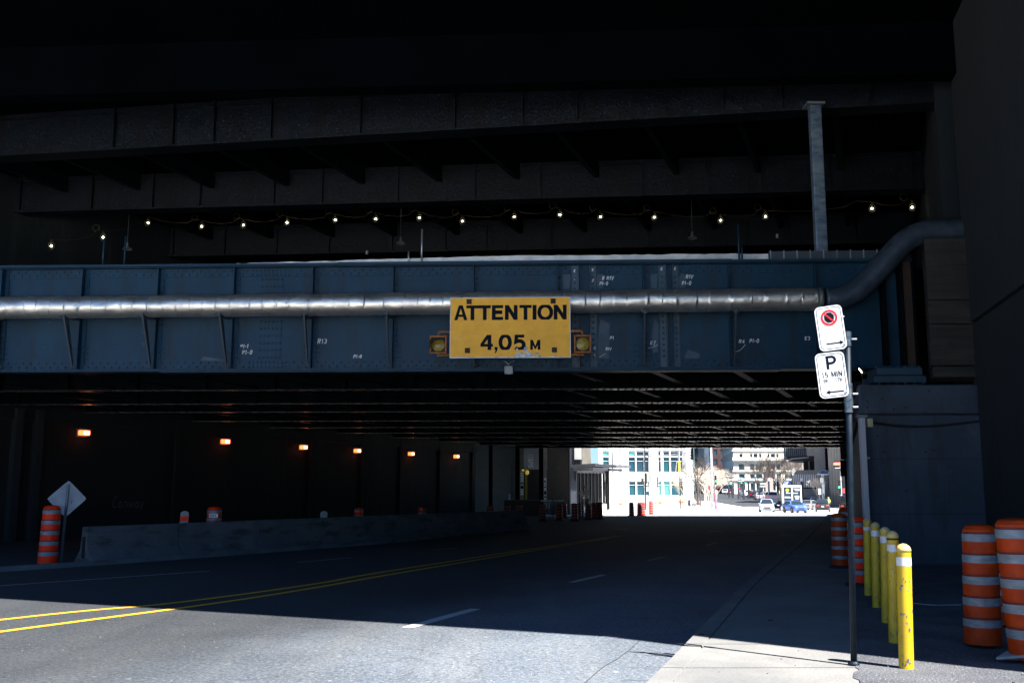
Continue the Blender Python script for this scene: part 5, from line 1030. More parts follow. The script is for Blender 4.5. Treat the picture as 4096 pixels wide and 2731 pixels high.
# ---------------- trees
bark_d = mat('dark bark', (.06, .05, .045), .9, c2=(.12, .1, .09), scale=3); bark_p = mat('sunlit pale bark', (.5, .43, .35), .9, c2=(.62, .56, .48), scale=3)
def bare_tree(b, h, r, m, lb, seed, spread=1.0, fork=.32, levels=5, droop=0, name='bare_tree'):
    rng = random.Random(seed); t = thing(name, b, 0, lb, 'tree'); tr = MB(); cr = MB()
    def grow(p, d, L, rad, lv, mb):
        n = 3; P = [p]; rr = [rad]
        for i in range(n):
            d = (d + Vector((rng.uniform(-.2, .2), rng.uniform(-.2, .2), rng.uniform(-.08, .14) - droop * (5 - lv) * .06))).normalized(); P.append(P[-1] + d * L / n); rr.append(max(.011, rad * (1 - .25 * (i + 1) / n)))
        mb.tube(P, rr, 5 if lv > 3 else 3, False)
        if lv == 0: return
        for k in range(rng.choice((2, 3, 3))):
            q = P[rng.choice((-1, -1, -2))]; a = rng.uniform(0, 2 * math.pi); s = rng.uniform(.35, .95) * spread
            nd = (d + Vector((math.cos(a) * s, math.sin(a) * s, rng.uniform(-.1, .35)))).normalized(); grow(q, nd, L * rng.uniform(.65, .88), rr[-1] * .74, lv - 1, cr)
    top = Vector((rng.uniform(-.1, .1), 0, h * fork)); tr.tube([(0, 0, -.2), top * .5, top], [r, r * .85, r * .75], 8); tr.build('trunk', m, t)
    for k in range(5): a = 2 * math.pi * k / 5 + rng.random(); grow(top - Z * rng.uniform(0, .3), Vector((math.cos(a) * .5 * spread, math.sin(a) * .5 * spread, 1)).normalized(), h * .25, r * .5, levels, cr)
    cr.build('crown', m, t); return t
def gz(X_, Y_): return Vector((X_, Y_, zg(Y_)))
def onrow(z, x, Y): return gz(at(*z(x, 1000), Y).x, Y)
bare_tree(onrow(Mz, 1170, 166), 7.8, .13, bark_p, 'broad sunlit bare tree with pale drooping twigs behind the grey mast', 5, 1.75, .2, 6, .5)
bare_tree(onrow(Mz, 1380, 172), 6.8, .12, bark_p, 'second pale bare tree, right of the grey mast', 15, 1.7, .24, 6, .5)
bare_tree(onrow(Mz, 1000, 164), 7.2, .24, bark_d, 'dark trunked tree beside the corner of the office building', 6, 1.1, .45, 4)
bare_tree(onrow(Rz, 470, 215), 9.2, .28, bark_d, 'dark bare tree forking widely left of the statue', 8, 1.15, .2, 6)
bare_tree(onrow(Rz, 850, 205), 8.8, .25, bark_d, 'dark bare tree with upright limbs right of the statue', 9, .95, .2, 6)
bare_tree(onrow(Rz, 880, 207), 5.6, .16, bark_p, 'small pale bare tree in front of the dark one near the statue', 19, 1.1, .2, 5)
bare_tree(onrow(Rz, 1180, 195), 7.2, .18, mat('greyish bark', (.25, .21, .19), .9), 'fine twigged grey bare tree before the dark overhang', 10, 1.1, .25, 6)
bare_tree(onrow(Rz, 1640, 158), 4.2, .07, bark_p, 'young white barked tree beside the solar panel mast', 12, .9, .35, 4)
bare_tree(onrow(Mz, 640, 178), 4.0, .08, bark_p, 'small pale bare tree in front of the office windows', 13, 1.1, .3, 5)
for k, (x, w, y0, Y, m, lb) in enumerate(((950, .1, 860, 163, bark_d, 'thin leaning dark stem left of the thick dark trunk'), (1045, .12, 900, 161, bark_d, 'thin dark stem right of the thick dark trunk'), (1140, .2, 840, 157, bark_p, 'thick grey brown trunk left of the grey mast'), (1205, .07, 840, 155, bark_p, 'slim pale stem left of the grey mast'), (1243, .06, 900, 154, bark_p, 'slimmest pale stem just left of the grey mast'))):
    b = onrow(Mz, x, Y); h = at(*Mz(x, y0), Y).z - b.z; t = thing('sapling', b, 0, lb, 'tree'); m_ = MB(); m_.tube([(0, 0, 0), (.08, 0, h * .5), (0, 0, h)], [w, w * .8, w * .6], 7); m_.build('trunk', m, t)
    m_ = MB(); rng = random.Random(k)
    for q in range(9): a = rng.uniform(0, 6.3); m_.tube([(0, 0, h * rng.uniform(.75, 1)), (math.cos(a) * .7, math.sin(a) * .5, h + rng.uniform(0, .6)), (math.cos(a) * 1.2, math.sin(a), h + rng.uniform(.1, 1.4))], [.035, .02, .008], 3, False)
    m_.build('twigs', m, t)
# ---------------- statue
b = onrow(Rz, 600, 232); zz = lambda y, Y=232: at(*Rz(600, y), Y).z
t = thing('statue', b, 0, 'dark bronze standing figure on a tall pinkish stone pedestal', 'statue'); m_ = MB(); pk = mat('pink granite', (.35, .25, .23), .7, c2=(.45, .35, .32), scale=2)
zt = zz(490) - b.z
for w, a, c in ((1.9, 0, .8), (1.5, .8, 1.4), (1.1, 1.4, zt - .7), (1.5, zt - .7, zt - .35), (1.2, zt - .35, zt - .1)): m_.bb(-w, w, -w, w, a, c - .005) if w > 1.45 else m_.bb(-w * .8, w * .8, -w * .8, w * .8, a, c - .005)
m_.build('pedestal', pk, t)
m_ = MB(); hh = zz(310) - zz(490); m_.loft([[Vector((rx * hh * math.cos(a) + ox_ * hh, ry * hh * math.sin(a), zt - .1 + z_ * hh)) for a in [2 * math.pi * k / 12 for k in range(12)]] for z_, rx, ry, ox_ in ((0, .16, .14, 0), (.06, .15, .13, 0), (.3, .12, .11, .01), (.5, .11, .1, 0), (.62, .13, .1, 0), (.78, .15, .1, 0), (.84, .1, .08, 0), (.87, .045, .045, 0), (.9, .05, .055, .01), (.95, .06, .065, .01), (1.0, .03, .03, .01))])
m_.tube([(-.14 * hh, 0, zt + .7 * hh), (-.2 * hh, -.05 * hh, zt + .52 * hh), (-.12 * hh, -.13 * hh, zt + .5 * hh)], [.045 * hh, .04 * hh, .03 * hh], 8); m_.tube([(.14 * hh, 0, zt + .7 * hh), (.19 * hh, 0, zt + .5 * hh), (.16 * hh, -.04 * hh, zt + .32 * hh)], [.045 * hh, .04 * hh, .03 * hh], 8)
m_.build('bronze_figure', mat('bronze', (.04, .055, .05), .5, .5), t, smooth=True)
# ---------------- bollard lights round the square
lpm = mat('lamp pillar', (.03, .035, .05), .5); cap_m = mat('pale lamp cap', (.7, .72, .75), .5)
pil = [(Mz, 1655, 232, 'first'), (Mz, 1730, 226, 'second'), (Mz, 1850, 212, 'third'), (Mz, 1957, 204, 'fourth'), (Rz, 182, 214, 'fifth'), (Rz, 297, 210, 'sixth'), (Rz, 437, 208, 'seventh'), (Rz, 607, 203, 'eighth'), (Rz, 793, 185, 'ninth'), (Rz, 1299, 163, 'tenth')]
for k, (z, x, Y, n) in enumerate(pil):
    b = onrow(z, x, Y); yt = 696 if z is Rz and k != 9 else (690 if k == 9 else 700); h = at(*z(x, yt), Y).z - b.z
    t = thing('lamp_pillar', b, 0, 'square dark pillar light with a pale cap, %s from the left around the square' % n, 'pillar light', 'pillar lights around the square')
    m_ = MB(); m_.bb(-.16, .16, -.16, .16, 0, h - .5); m_.build('shaft', lpm, t); m_ = MB(); m_.bb(-.18, .18, -.18, .18, h - .49, h); m_.build('cap', cap_m, t, bevel=.03)
# ---------------- masts, signals, signs
def onX(z, x, yb, Y=None):
    if Y is None: return G(*z(x, yb))
    return onrow(z, x, Y)
mastm = mat('pale concrete mast', (.42, .46, .5), .6, c2=(.55, .58, .6), scale=3)
b = onX(Mz, 1300, 0, 150); t = thing('light_mast', b, 0, 'thick pale grey lighting mast in the middle of the bright street', 'lamp post'); m_ = MB(); m_.tube([(0, 0, 0), (0, 0, 6), (0, 0, 12)], [.2, .17, .13], 14); m_.build('shaft', mastm, t, smooth=True); m_ = MB(); m_.lathe([(.3, 0), (.3, .1), (.22, .9), (.2, 1)], (0, 0, 0), 14); m_.build('base', mastm, t)
m_ = MB(); m_.tube([(0, 0, 10.5), (1.6, 0, 11.4), (3, 0, 11.5)], .06, 8); m_.build('arm', mastm, t); m_ = MB(); m_.box((3.2, 0, 11.45), (.8, .3, .12)); m_.build('lantern', dimgrey, t)
sig_k = mat('signal housing', (.012, .013, .015), .45); sig_y = mat('yellow signal back', (.6, .38, .02), .5)
lens_g = mat('lit green lens', (.1, .9, .5), .3, emit=(.05, 1, .45), es=1.6); lens_off = mat('dark lens', (.09, .02, .015), .25); lens_o2 = mat('unlit green lens', (.01, .06, .05), .25); ped_m = mat('lit red hand', (.8, .05, .04), .4, emit=(1, .03, .05), es=1.2)
def signal(c, h, n, lit, lb, face=1, back=sig_k, name='traffic_light', w=None, hood=True):
    """c: centre; face +1 lenses toward the camera, 0 side view facing right, -1 seen from behind"""
    t = thing(name, c - Z * h / 2, {1: 0, 0: R(80), -1: R(180), 2: R(-80)}[face], lb, 'traffic light'); w = w or h / n * .8
    m_ = MB(); m_.box((0, 0, h / 2), (w, w * .55, h)); m_.build('housing', back, t, bevel=.02)
    for k in range(n):
        z = h - (k + .5) * h / n; r = w * .4; m_ = MB(); m_.tube([(0, -w * .28, z), (0, -w * .31, z)], r, 14); ln = m_.build('lens', (lens_g if k == lit else (lens_off if k < 2 else lens_o2)), t)
        if hood: m_ = MB(); vs = [(r * 1.1 * math.cos(R(a)), y, z + r * 1.1 * math.sin(R(a))) for y in (-w * .28, -w * .85) for a in range(-10, 191, 20)]; m_.add(vs, [(i, i + 1, 12 + i, 11 + i) for i in range(10)]); m_.build('visor', back, t)
    return t
signal(at(*Mz(1372, 725), 149), at(*Mz(0, 630), 149).z - at(*Mz(0, 822), 149).z, 4, 2, 'four lens traffic light showing green, right of the grey mast')
b = onX(Mz, 1346, 0, 149.5); t = thing('signal_post', b, 0, 'thin post right behind the grey mast with small white plate', 'post'); m_ = MB(); m_.tube([(0, 0, 0), (0, 0, 5.4)], .05, 8); m_.build('shaft', dimgrey, t)
m_ = MB(); m_.tube([(0, -.1, 3.6), (.19, -.25, 3.6)], .03, 6); m_.build('bracket', dimgrey, t); m_ = MB(); c = at(*Mz(1398, 968), 149) - b; m_.box((c.x, -.1, c.z), (.27, .02, .42)); m_.build('plate', white_s, t)
b = onX(Mz, 1378, 0, 148); t = thing('street_marker', b, 0, 'pink and blue slim marker column on a black foot beside the grey mast', 'marker')
m_ = MB(); m_.box((0, 0, .03), (.5, .4, .06)); m_.build('foot', rubber, t); m_ = MB(); m_.tube([(-.12, 0, .06), (-.1, 0, 1.5), (-.14, 0, 2.4)], [.07, .09, .05], 8); m_.build('pink_column', mat('pink plastic', (.85, .12, .2), .5), t); m_ = MB(); m_.tube([(.05, 0, .06), (.03, 0, .6)], .07, 8); m_.build('magenta_column', mat('magenta plastic', (.7, .05, .35), .5), t); m_ = MB(); m_.tube([(.07, 0, .62), (.08, 0, 1.35)], .06, 8); m_.build('blue_column', mat('blue plastic', (.08, .15, .8), .5), t); m_ = MB(); m_.box((.13, 0, 1.75), (.16, .05, .1)); m_.build('green_flag', mat('green plastic', (.1, .6, .25), .5), t)
def ped(c, h, lb):
    t = thing('pedestrian_signal', c - Z * h / 2, 0, lb, 'pedestrian signal'); m_ = MB(); m_.box((0, .06, h / 2), (h * .42, .14, h)); m_.build('housing', sig_k, t)
    for z in (.72, .26):
        m_ = MB(); w, q = h * .15, h * .19
        for (a0, a1, c0, c1) in ((-w, w, q * .7, q), (-w, w, -q, -q * .7), (-w, -w * .55, -q * .7, q * .7), (w * .55, w, -q * .7, q * .7), (-w * .2, w * .2, -q * .4, q * .4)): m_.bb(a0, a1, -.03, -.012, h * z + c0, h * z + c1)
        m_.build('red_symbol', ped_m, t)
ped(at(*Mz(1242, 893), 152), 92 / 5.2275 * 152 / F, 'red pedestrian signal just left of the grey mast'); ped(at(*Rz(2170, 950), 128), 105 / 5.227 * 128 / F, 'red pedestrian signal at right beside the underpass wall')
b = onX(Mz, 100, 0, 148); t = thing('signal_post', b, 0, 'thin dark post left of the office windows, thicker in its lower half', 'post'); h = at(*Mz(95, 590), 148).z - b.z; m_ = MB(); m_.tube([(0, 0, 0), (0, 0, h * .37), (-.02, 0, h * .38)], .065, 8); m_.tube([(-.02, 0, h * .38), (-.04, 0, h)], .03, 8); m_.build('shaft', sig_k, t); m_ = MB(); m_.bb(-.1, .1, -.1, .1, 0, .08); m_.build('foot', gal_m, t)
hS = at(*Mz(0, 665), 148).z - at(*Mz(0, 885), 148).z
signal(at(*Mz(155, 775), 147.8), hS, 4, -1, 'side view of a dark traffic light left of the office windows', 0)
t = thing('signal_bracket', at(*Mz(125, 680), 148), 0, 'short bracket joining a dark traffic light to its thin post', 'bracket'); m_ = MB()
for y in (672, 880): m_.tube([at(*Mz(97, y), 148), at(*Mz(140, y), 147.9)], .02, 6)
m_.build('arms', sig_k, t, True)
b = onX(Mz, 627, 0, 150); t = thing('signal_post', b, 0, 'tall black post in front of the office windows carrying two traffic lights', 'post'); m_ = MB(); m_.tube([(0, 0, 0), (0, 0, 3), (-.05, 0, 4.6), (-.08, 0, 11)], [.085, .08, .05, .045], 9); m_.build('shaft', sig_k, t)
signal(at(*Mz(605, 455), 149.7), at(*Mz(0, 335), 149.7).z - at(*Mz(0, 575), 149.7).z, 4, -1, 'yellow backed traffic light high on the black post', 0, sig_y)
signal(at(*Mz(648, 795), 149.8), at(*Mz(0, 700), 149.8).z - at(*Mz(0, 895), 149.8).z, 4, -1, 'dark traffic light on the middle of the black post', 0)
t = thing('signal_guard', at(*Mz(545, 450), 149.8), 0, 'white bent tube frame holding the yellow backed traffic light', 'bracket'); m_ = MB(); m_.tube([at(*Mz(x, y), 149.8) for x, y in ((592, 345), (562, 348), (545, 480), (540, 560), (600, 590))], .028, 6); m_.build('tube', mat('white tube', (.75, .75, .75), .5), t, True)
# mast arm with hanging signal
b = onX(Lz, 1762, 0, 146); t = thing('gantry_post', b, 0, 'dark post with white notices and a long arm reaching right', 'post'); m_ = MB(); m_.tube([(0, 0, 0), (0, 0, 3), (0, 0, 12)], [.12, .1, .07], 10); m_.build('shaft', sig_k, t)
m_ = MB(); A = at(*Lz(1772, 212), 146) - b; B = at(*Mz(835, 157), 146) - b; m_.tube([A, A.lerp(B, .35), A.lerp(B, .6), B], [.03, .05, .085, .03], 8); m_.build('arm', dimgrey, t)
m_ = MB(); c = A; m_.ball(c, .14, 8, 5); m_.build('clamp', gal_m, t)
for x0, x1, y0, y1 in ((1783, 1803, 685, 745), (1780, 1812, 765, 850)): m_ = MB(); a, c = at(*Lz(x0, y1), 145.8) - b, at(*Lz(x1, y0), 145.8) - b; m_.bb(a.x, c.x, -.2, -.18, a.z, c.z); m_.build('notice', white_s, t)
signal(at(*Lz(1770, 610), 145.8), at(*Lz(0, 515), 146).z - at(*Lz(0, 705), 146).z, 4, -1, 'dark traffic light with white spots on the gantry post', -1); signal(at(*Lz(1706, 670), 145.9), at(*Lz(0, 612), 146).z - at(*Lz(0, 725), 146).z, 2, -1, 'small two lens signal left of the gantry post', -1)
c = at(*Mz(862, 188), 146); hh = at(*Mz(0, 60), 146).z - at(*Mz(0, 312), 146).z
t = signal(c + Vector((.06, 0, 0)), hh * .95, 4, -1, 'large hanging traffic light with black backboard at the end of the arm', 2, name='hanging_traffic_light'); m_ = MB(); m_.box((.02, .1, hh / 2), (1.35 * hh / 2.2, .03, hh)); m_.build('backboard', sig_k, t)
b = onX(Lz, 1165, 0, 128); t = thing('light_mast', b, 0, 'slim pale mast with a bracket lamp beside the pavilion', 'lamp post'); m_ = MB(); m_.tube([(0, 0, 0), (0, 0, 10)], [.1, .07], 10); m_.build('shaft', mastm, t)
for y in (720, 770): m_ = MB(); c = at(*Lz(1178, y), 128) - b; m_.box((c.x, -.1, c.z), (.34, .2, .22)); m_.build('signal_box', cap_m, t)
# right hand signals
b = onX(Rz, 2122, 0, 128); t = thing('signal_post', b, 0, 'pale post at right carrying a green traffic light, dark at its foot', 'post'); m_ = MB(); m_.tube([(0, 0, 2), (0, 0, 5.2)], .05, 9); m_.build('shaft', cap_m, t); m_ = MB(); m_.tube([(0, 0, 0), (0, 0, 2.02)], .07, 9); m_.build('sleeve', sig_k, t)
for y in (715, 1045): m_ = MB(); c = at(*Rz(2090, y), 128) - b; m_.tube([(0, 0, c.z), (c.x, 0, c.z)], .025, 6); m_.build('bracket', gal_m, t)
signal(at(*Rz(2070, 875), 127.9), at(*Rz(0, 722), 128).z - at(*Rz(0, 1030), 128).z, 5, 2, 'five lens traffic light showing green near the underpass exit')
t = thing('lane_signal', at(*Rz(2028, 400), 128), 0, 'dark hanging box with a glowing red horizontal bar', 'signal'); fr(Rz, 1965, 2085, 330, 470, 128, .3).build('housing', sig_k, t, True); fr(Rz, 1960, 2090, 365, 415, 127.9, .09).build('red_bar', mat('glowing red bar', (.8, .1, .06), .4, emit=(1, .1, .05), es=1.3), t, True); fr(Rz, 2090, 2112, 345, 460, 127.95, .2).build('clamp', cap_m, t, True)
m_ = MB(); m_.tube([at(*Rz(1985, 475), 128), at(*Rz(2122, 478), 128)], .03, 6); m_.build('arm', gal_m, t, True)
# dark parking signs hanging on the abutment at the exit
t = thing('exit_sign_stack', (21.0, 62.5, 0), 0, 'two unlit parking signs stacked on a dark post at the right of the tunnel exit', 'sign post')
for k, (y0, y1) in enumerate(((-30, 300), (312, 650))):
    a = at(*Rz(2105, y1), 60); b = at(*Rz(2262, y0), 60); m_ = MB(); m_.bb(a.x, b.x, 60, 60.02, a.z, b.z); p = m_.build('panel', mat('unlit dark sign', (.02, .024, .025), .6), t, True)  # shade put into the panel colour, near black like a silhouette
    m_ = MB(); cx, cz, r = (a.x + b.x) / 2, b.z - (b.z - a.z) * .32, (b.x - a.x) * .28; stroke(m_, arc(0, 0, r, r, 0, 360, 20), (cx, 59.99, cz), (1, 0, 0), Z, 1, .1, (0, -1, 0)); text(m_, 'P', (cx - .12, 59.99, cz - .16), (1, 0, 0), Z, .32, .05, (0, -1, 0)); m_.bb(a.x + .5, b.x - .5, 59.985, 59.995, a.z + .4, a.z + .5); m_.build('print', mat('unlit dim print', (.05, .045, .04), .6), t, True)  # print dimmed to match the shade in the panel colour
b0_ = at(*Rz(2190, 600), 60.2); m_ = MB(); m_.tube([(b0_.x, 60.1, -.05), (b0_.x, 60.1, 5)], .05, 8); m_.build('post', sig_k, t, True)
# small signs round the square
def plate(z, x0, x1, y0, y1, Y, m, lb, txt=None, cat='sign', post=None, name='street_sign', rows=None, th=.03):
    a = at(*z(x0, y1), Y); b = at(*z(x1, y0), Y); t = thing(name, gz((a.x + b.x) / 2, Y), 0, lb, cat); m_ = MB(); m_.bb(a.x, b.x, Y, Y + th, a.z, b.z); m_.build('panel', m, t, True)
    m_ = MB(); xc = (a.x + b.x) / 2; m_.tube([(xc, Y + .08 + th, zg(Y)), (xc, Y + .08 + th, b.z)], .05, 6); m_.build('post', dimgrey if post is None else post, t, True)
    if txt: m_ = MB(); h = (b.z - a.z) * .5; text(m_, txt, (xc, Y - .01, a.z + (b.z - a.z) * .22), (1, 0, 0), Z, h, h * .17, (0, -1, 0), center=True); m_.build('lettering', navy, t, True)
    if rows:
        m_ = MB()
        for (r0, r1, q0, q1) in rows: m_.bb(a.x + (b.x - a.x) * q0, a.x + (b.x - a.x) * q1, Y - .012, Y - .002, b.z - (b.z - a.z) * r1, b.z - (b.z - a.z) * r0)
        m_.build('print', white_s, t, True)
    return t
green_s = mat('green street sign', (.02, .28, .2), .5); blue_s = mat('blue sign sheeting', (.03, .14, .5), .5)
plate(Rz, 925, 1085, 752, 836, 168, blue_s, 'blue direction sign with white arrows above the parked truck', rows=[(.1, .2, .3, .6), (.35, .45, .2, .8), (.55, .65, .05, .85), (.8, .9, .25, .9), (.1, .25, .05, .15), (.75, .9, .05, .15)])
plate(Rz, 1205, 1272, 770, 850, 166, white_s, 'white square sign reading 30 above the truck', '30')
plate(Rz, 412, 545, 786, 826, 196, green_s, 'upper green street name sign before the dark tree', rows=[(.25, .7, .08, .92)]); plate(Rz, 412, 545, 838, 880, 196.5, mat('dull green sign', (.2, .28, .22), .5), 'lower dull green sign before the dark tree', rows=[(.3, .65, .15, .85)])
plate(Mz, 1845, 1950, 672, 702, 205, green_s, 'green street sign topmost on the corner of the cream building', rows=[(.3, .7, .2, .8)]); plate(Mz, 1850, 2020, 772, 800, 205.5, green_s, 'long green street sign lower at the corner of the cream building', rows=[(.3, .7, .1, .45)]); plate(Mz, 1842, 1955, 715, 768, 205.8, sig_k, 'dark awning board between two green street signs', rows=[(.4, .75, .1, .8)])
plate(Rz, 1640, 1690, 908, 1028, 150, white_s, 'tall white notice on a pole left of the solar panel mast')
plate(Rz, 388, 420, 945, 1000, 188, blue_s, 'small blue sign above the silver parked cars', rows=[(.2, .75, .35, .65)]); plate(Rz, 1485, 1520, 1040, 1110, 160, blue_s, 'blue marker sign at the low concrete wall', rows=[(.3, .6, .3, .75)])
for (z, x, y, Y, lb, m) in ((Mz, 1565, 793, 245, 'small far green traffic light left of the pillar lights', lens_g), (Mz, 1698, 798, 235, 'small far green traffic light between two pillar lights', lens_g)):
    c = at(*z(x, y), Y); t = thing('traffic_light', gz(c.x, Y), 0, lb, 'traffic light', 'far traffic lights'); m_ = MB(); m_.box((c.x, Y + .15, c.z + .35), (.4, .2, 1.3)); m_.build('housing', sig_k, t, True); m_ = MB(); m_.tube([(c.x, Y, c.z), (c.x, Y + .04, c.z)], .24, 12); m_.build('lens', m, t, True); m_ = MB(); m_.tube([(c.x, Y + .3, zg(Y)), (c.x, Y + .3, c.z + .9)], .05, 6); m_.build('post', sig_k, t, True)
for (z, x, y, Y, r, lb) in ((Mz, 1738, 888, 230, .28, 'red round sign above the red hatchback'), (Mz, 1868, 912, 208, .17, 'small red sign on a post at the corner of the cream building')):
    c = at(*z(x, y), Y); t = thing('stop_sign', gz(c.x, Y), 0, lb, 'road sign'); m_ = MB(); m_.quad(*[(c.x + r * math.cos(R(22.5 + 45 * k)), Y, c.z + r * math.sin(R(22.5 + 45 * k))) for k in range(8)]); m_.build('panel', red_s, t, True); m_ = MB(); m_.tube([(c.x, Y + .06, zg(Y)), (c.x, Y + .06, c.z)], .035, 6); m_.build('post', dimgrey, t, True)
# solar panel mast
b = onX(Rz, 1730, 0, 156); t = thing('solar_mast', b, 0, 'white equipment mast topped by a tilted solar panel', 'mast'); m_ = MB(); q = [at(*Rz(*p), Y) - b for p, Y in (((1605, 605), 155), ((1840, 610), 155), ((1895, 525), 157), ((1695, 520), 157))]; m_.add(q + [p - Z * .06 for p in q], [(0, 1, 2, 3), (7, 6, 5, 4), (0, 4, 5, 1), (1, 5, 6, 2), (2, 6, 7, 3), (3, 7, 4, 0)]); m_.build('panel_frame', cap_m, t)
m_ = MB(); c = sum(q, Vector()) / 4; m_.quad(*[c + (p - c) * .86 - Z * .085 - Vector((0, .02, 0)) for p in q]); m_.quad(*[c + (p - c) * .86 + Z * .01 for p in q]); m_.build('solar_cells', mat('solar cells', (.02, .035, .08), .2, c2=(.05, .08, .14), scale=8), t)
m_ = MB(); m_.tube([(0, 0, 0), (0, 0, q[0].z + .3)], [.14, .08], 10); m_.build('shaft', mastm, t); m_ = MB(); zc = (at(*Rz(0, 735), 156) - b).z; m_.bb(-.35, .1, -.35, -.12, zc - .4, zc + .4); m_.bb(-.02, .24, -.3, -.1, zc - 2, zc - .5); m_.build('cabinet', cap_m, t); m_ = MB(); m_.tube([(.25, 0, 0), (.25, 0, q[0].z + .2)], .04, 6); m_.build('rear_tube', cap_m, t)
# orange stacked road blocks
for k, (z, x0, x1, y0, y1, Y, lb) in enumerate(((Mz, 120, 292, 1185, 1255, 172, 'heap of orange road blocks left before the office windows'), (Mz, 548, 762, 1170, 1250, 173, 'heap of orange road blocks behind the black post'), (Lz, 1245, 1350, 1018, 1080, 165, 'orange and white wedge shaped road barrier by the white pillar'))):
    a = at(*z(x0, y1), Y); b = at(*z(x1, y0), Y); w = b.x - a.x; h = b.z - a.z; g = zg(Y); t = thing('road_blocks', (a.x, Y, g), 0, lb, 'road block')
    om = mat('faded orange block', (.75, .2, .08), .6); m_ = MB(); m_.box((w * .5, 0, h * .2), (w, .5, h * .4)); m_.build('long_block', om, t, bevel=.03)
    m_ = MB(); m_.box((w * .35, 0, h * .65), (w * .3, .45, h * .45)); m_.box((w * .7, 0, h * .6), (w * .3, .45, h * .35)); m_.build('upper_block', om, t, bevel=.03); m_ = MB(); m_.box((w * .5, -.27, h * .22), (w * .2, .02, h * .3)); m_.build('dark_plate', rusty, t)
# ---------------- cars
def paint(n, c, rough=.3, metal=.3): return mat(n, c, rough, metal)
glass_c = mat('car glass', (.02, .03, .04), .08); trim_k = mat('black car trim', (.012, .012, .014), .5); lampw = mat('headlamp', (.75, .8, .85), .15); tail_r = mat('tail lamp', (.55, .01, .015), .3, emit=(1, .04, .05), es=.25); tyre_m = mat('tyre', (.015, .015, .016), .85); rim_m = mat('alloy rim', (.45, .43, .38), .35, .7); platew = mat('licence plate', (.7, .7, .72), .5)
lamp_on = mat('lit headlamp', (.9, .9, .9), .2, emit=(1, 1, .95), es=2.0)
KIND = {   # L, W, H, belt, hood, stations of the greenhouse (x, relative height), wheel radius
 'suv': (4.55, 1.86, 1.68, 1.05, 1.0, ((1.1, .02), (.45, .93), (-.4, 1), (-1.75, .93), (-2.18, .05)), .36),
 'coupe_suv': (4.36, 1.83, 1.53, 1.0, .97, ((1.0, .02), (.3, .92), (-.35, 1), (-1.3, .9), (-2.05, .1)), .37),
 'sedan': (4.65, 1.82, 1.44, .93, .86, ((.95, .02), (.2, .92), (-.4, 1), (-1.2, .93), (-1.85, .08)), .33),
 'hatch': (4.1, 1.76, 1.48, .95, .9, ((1.0, .02), (.3, .92), (-.4, 1), (-1.45, .92), (-1.95, .1)), .32),
 'pickup': (5.6, 2.0, 1.85, 1.15, 1.1, ((1.2, .02), (.6, .93), (.1, 1), (-.5, .97), (-.7, .05)), .4),
 'van': (5.2, 2.0, 2.1, 1.15, 1.05, ((2.0, .02), (1.3, .93), (0, 1), (-2.3, .98), (-2.5, .5)), .36)}
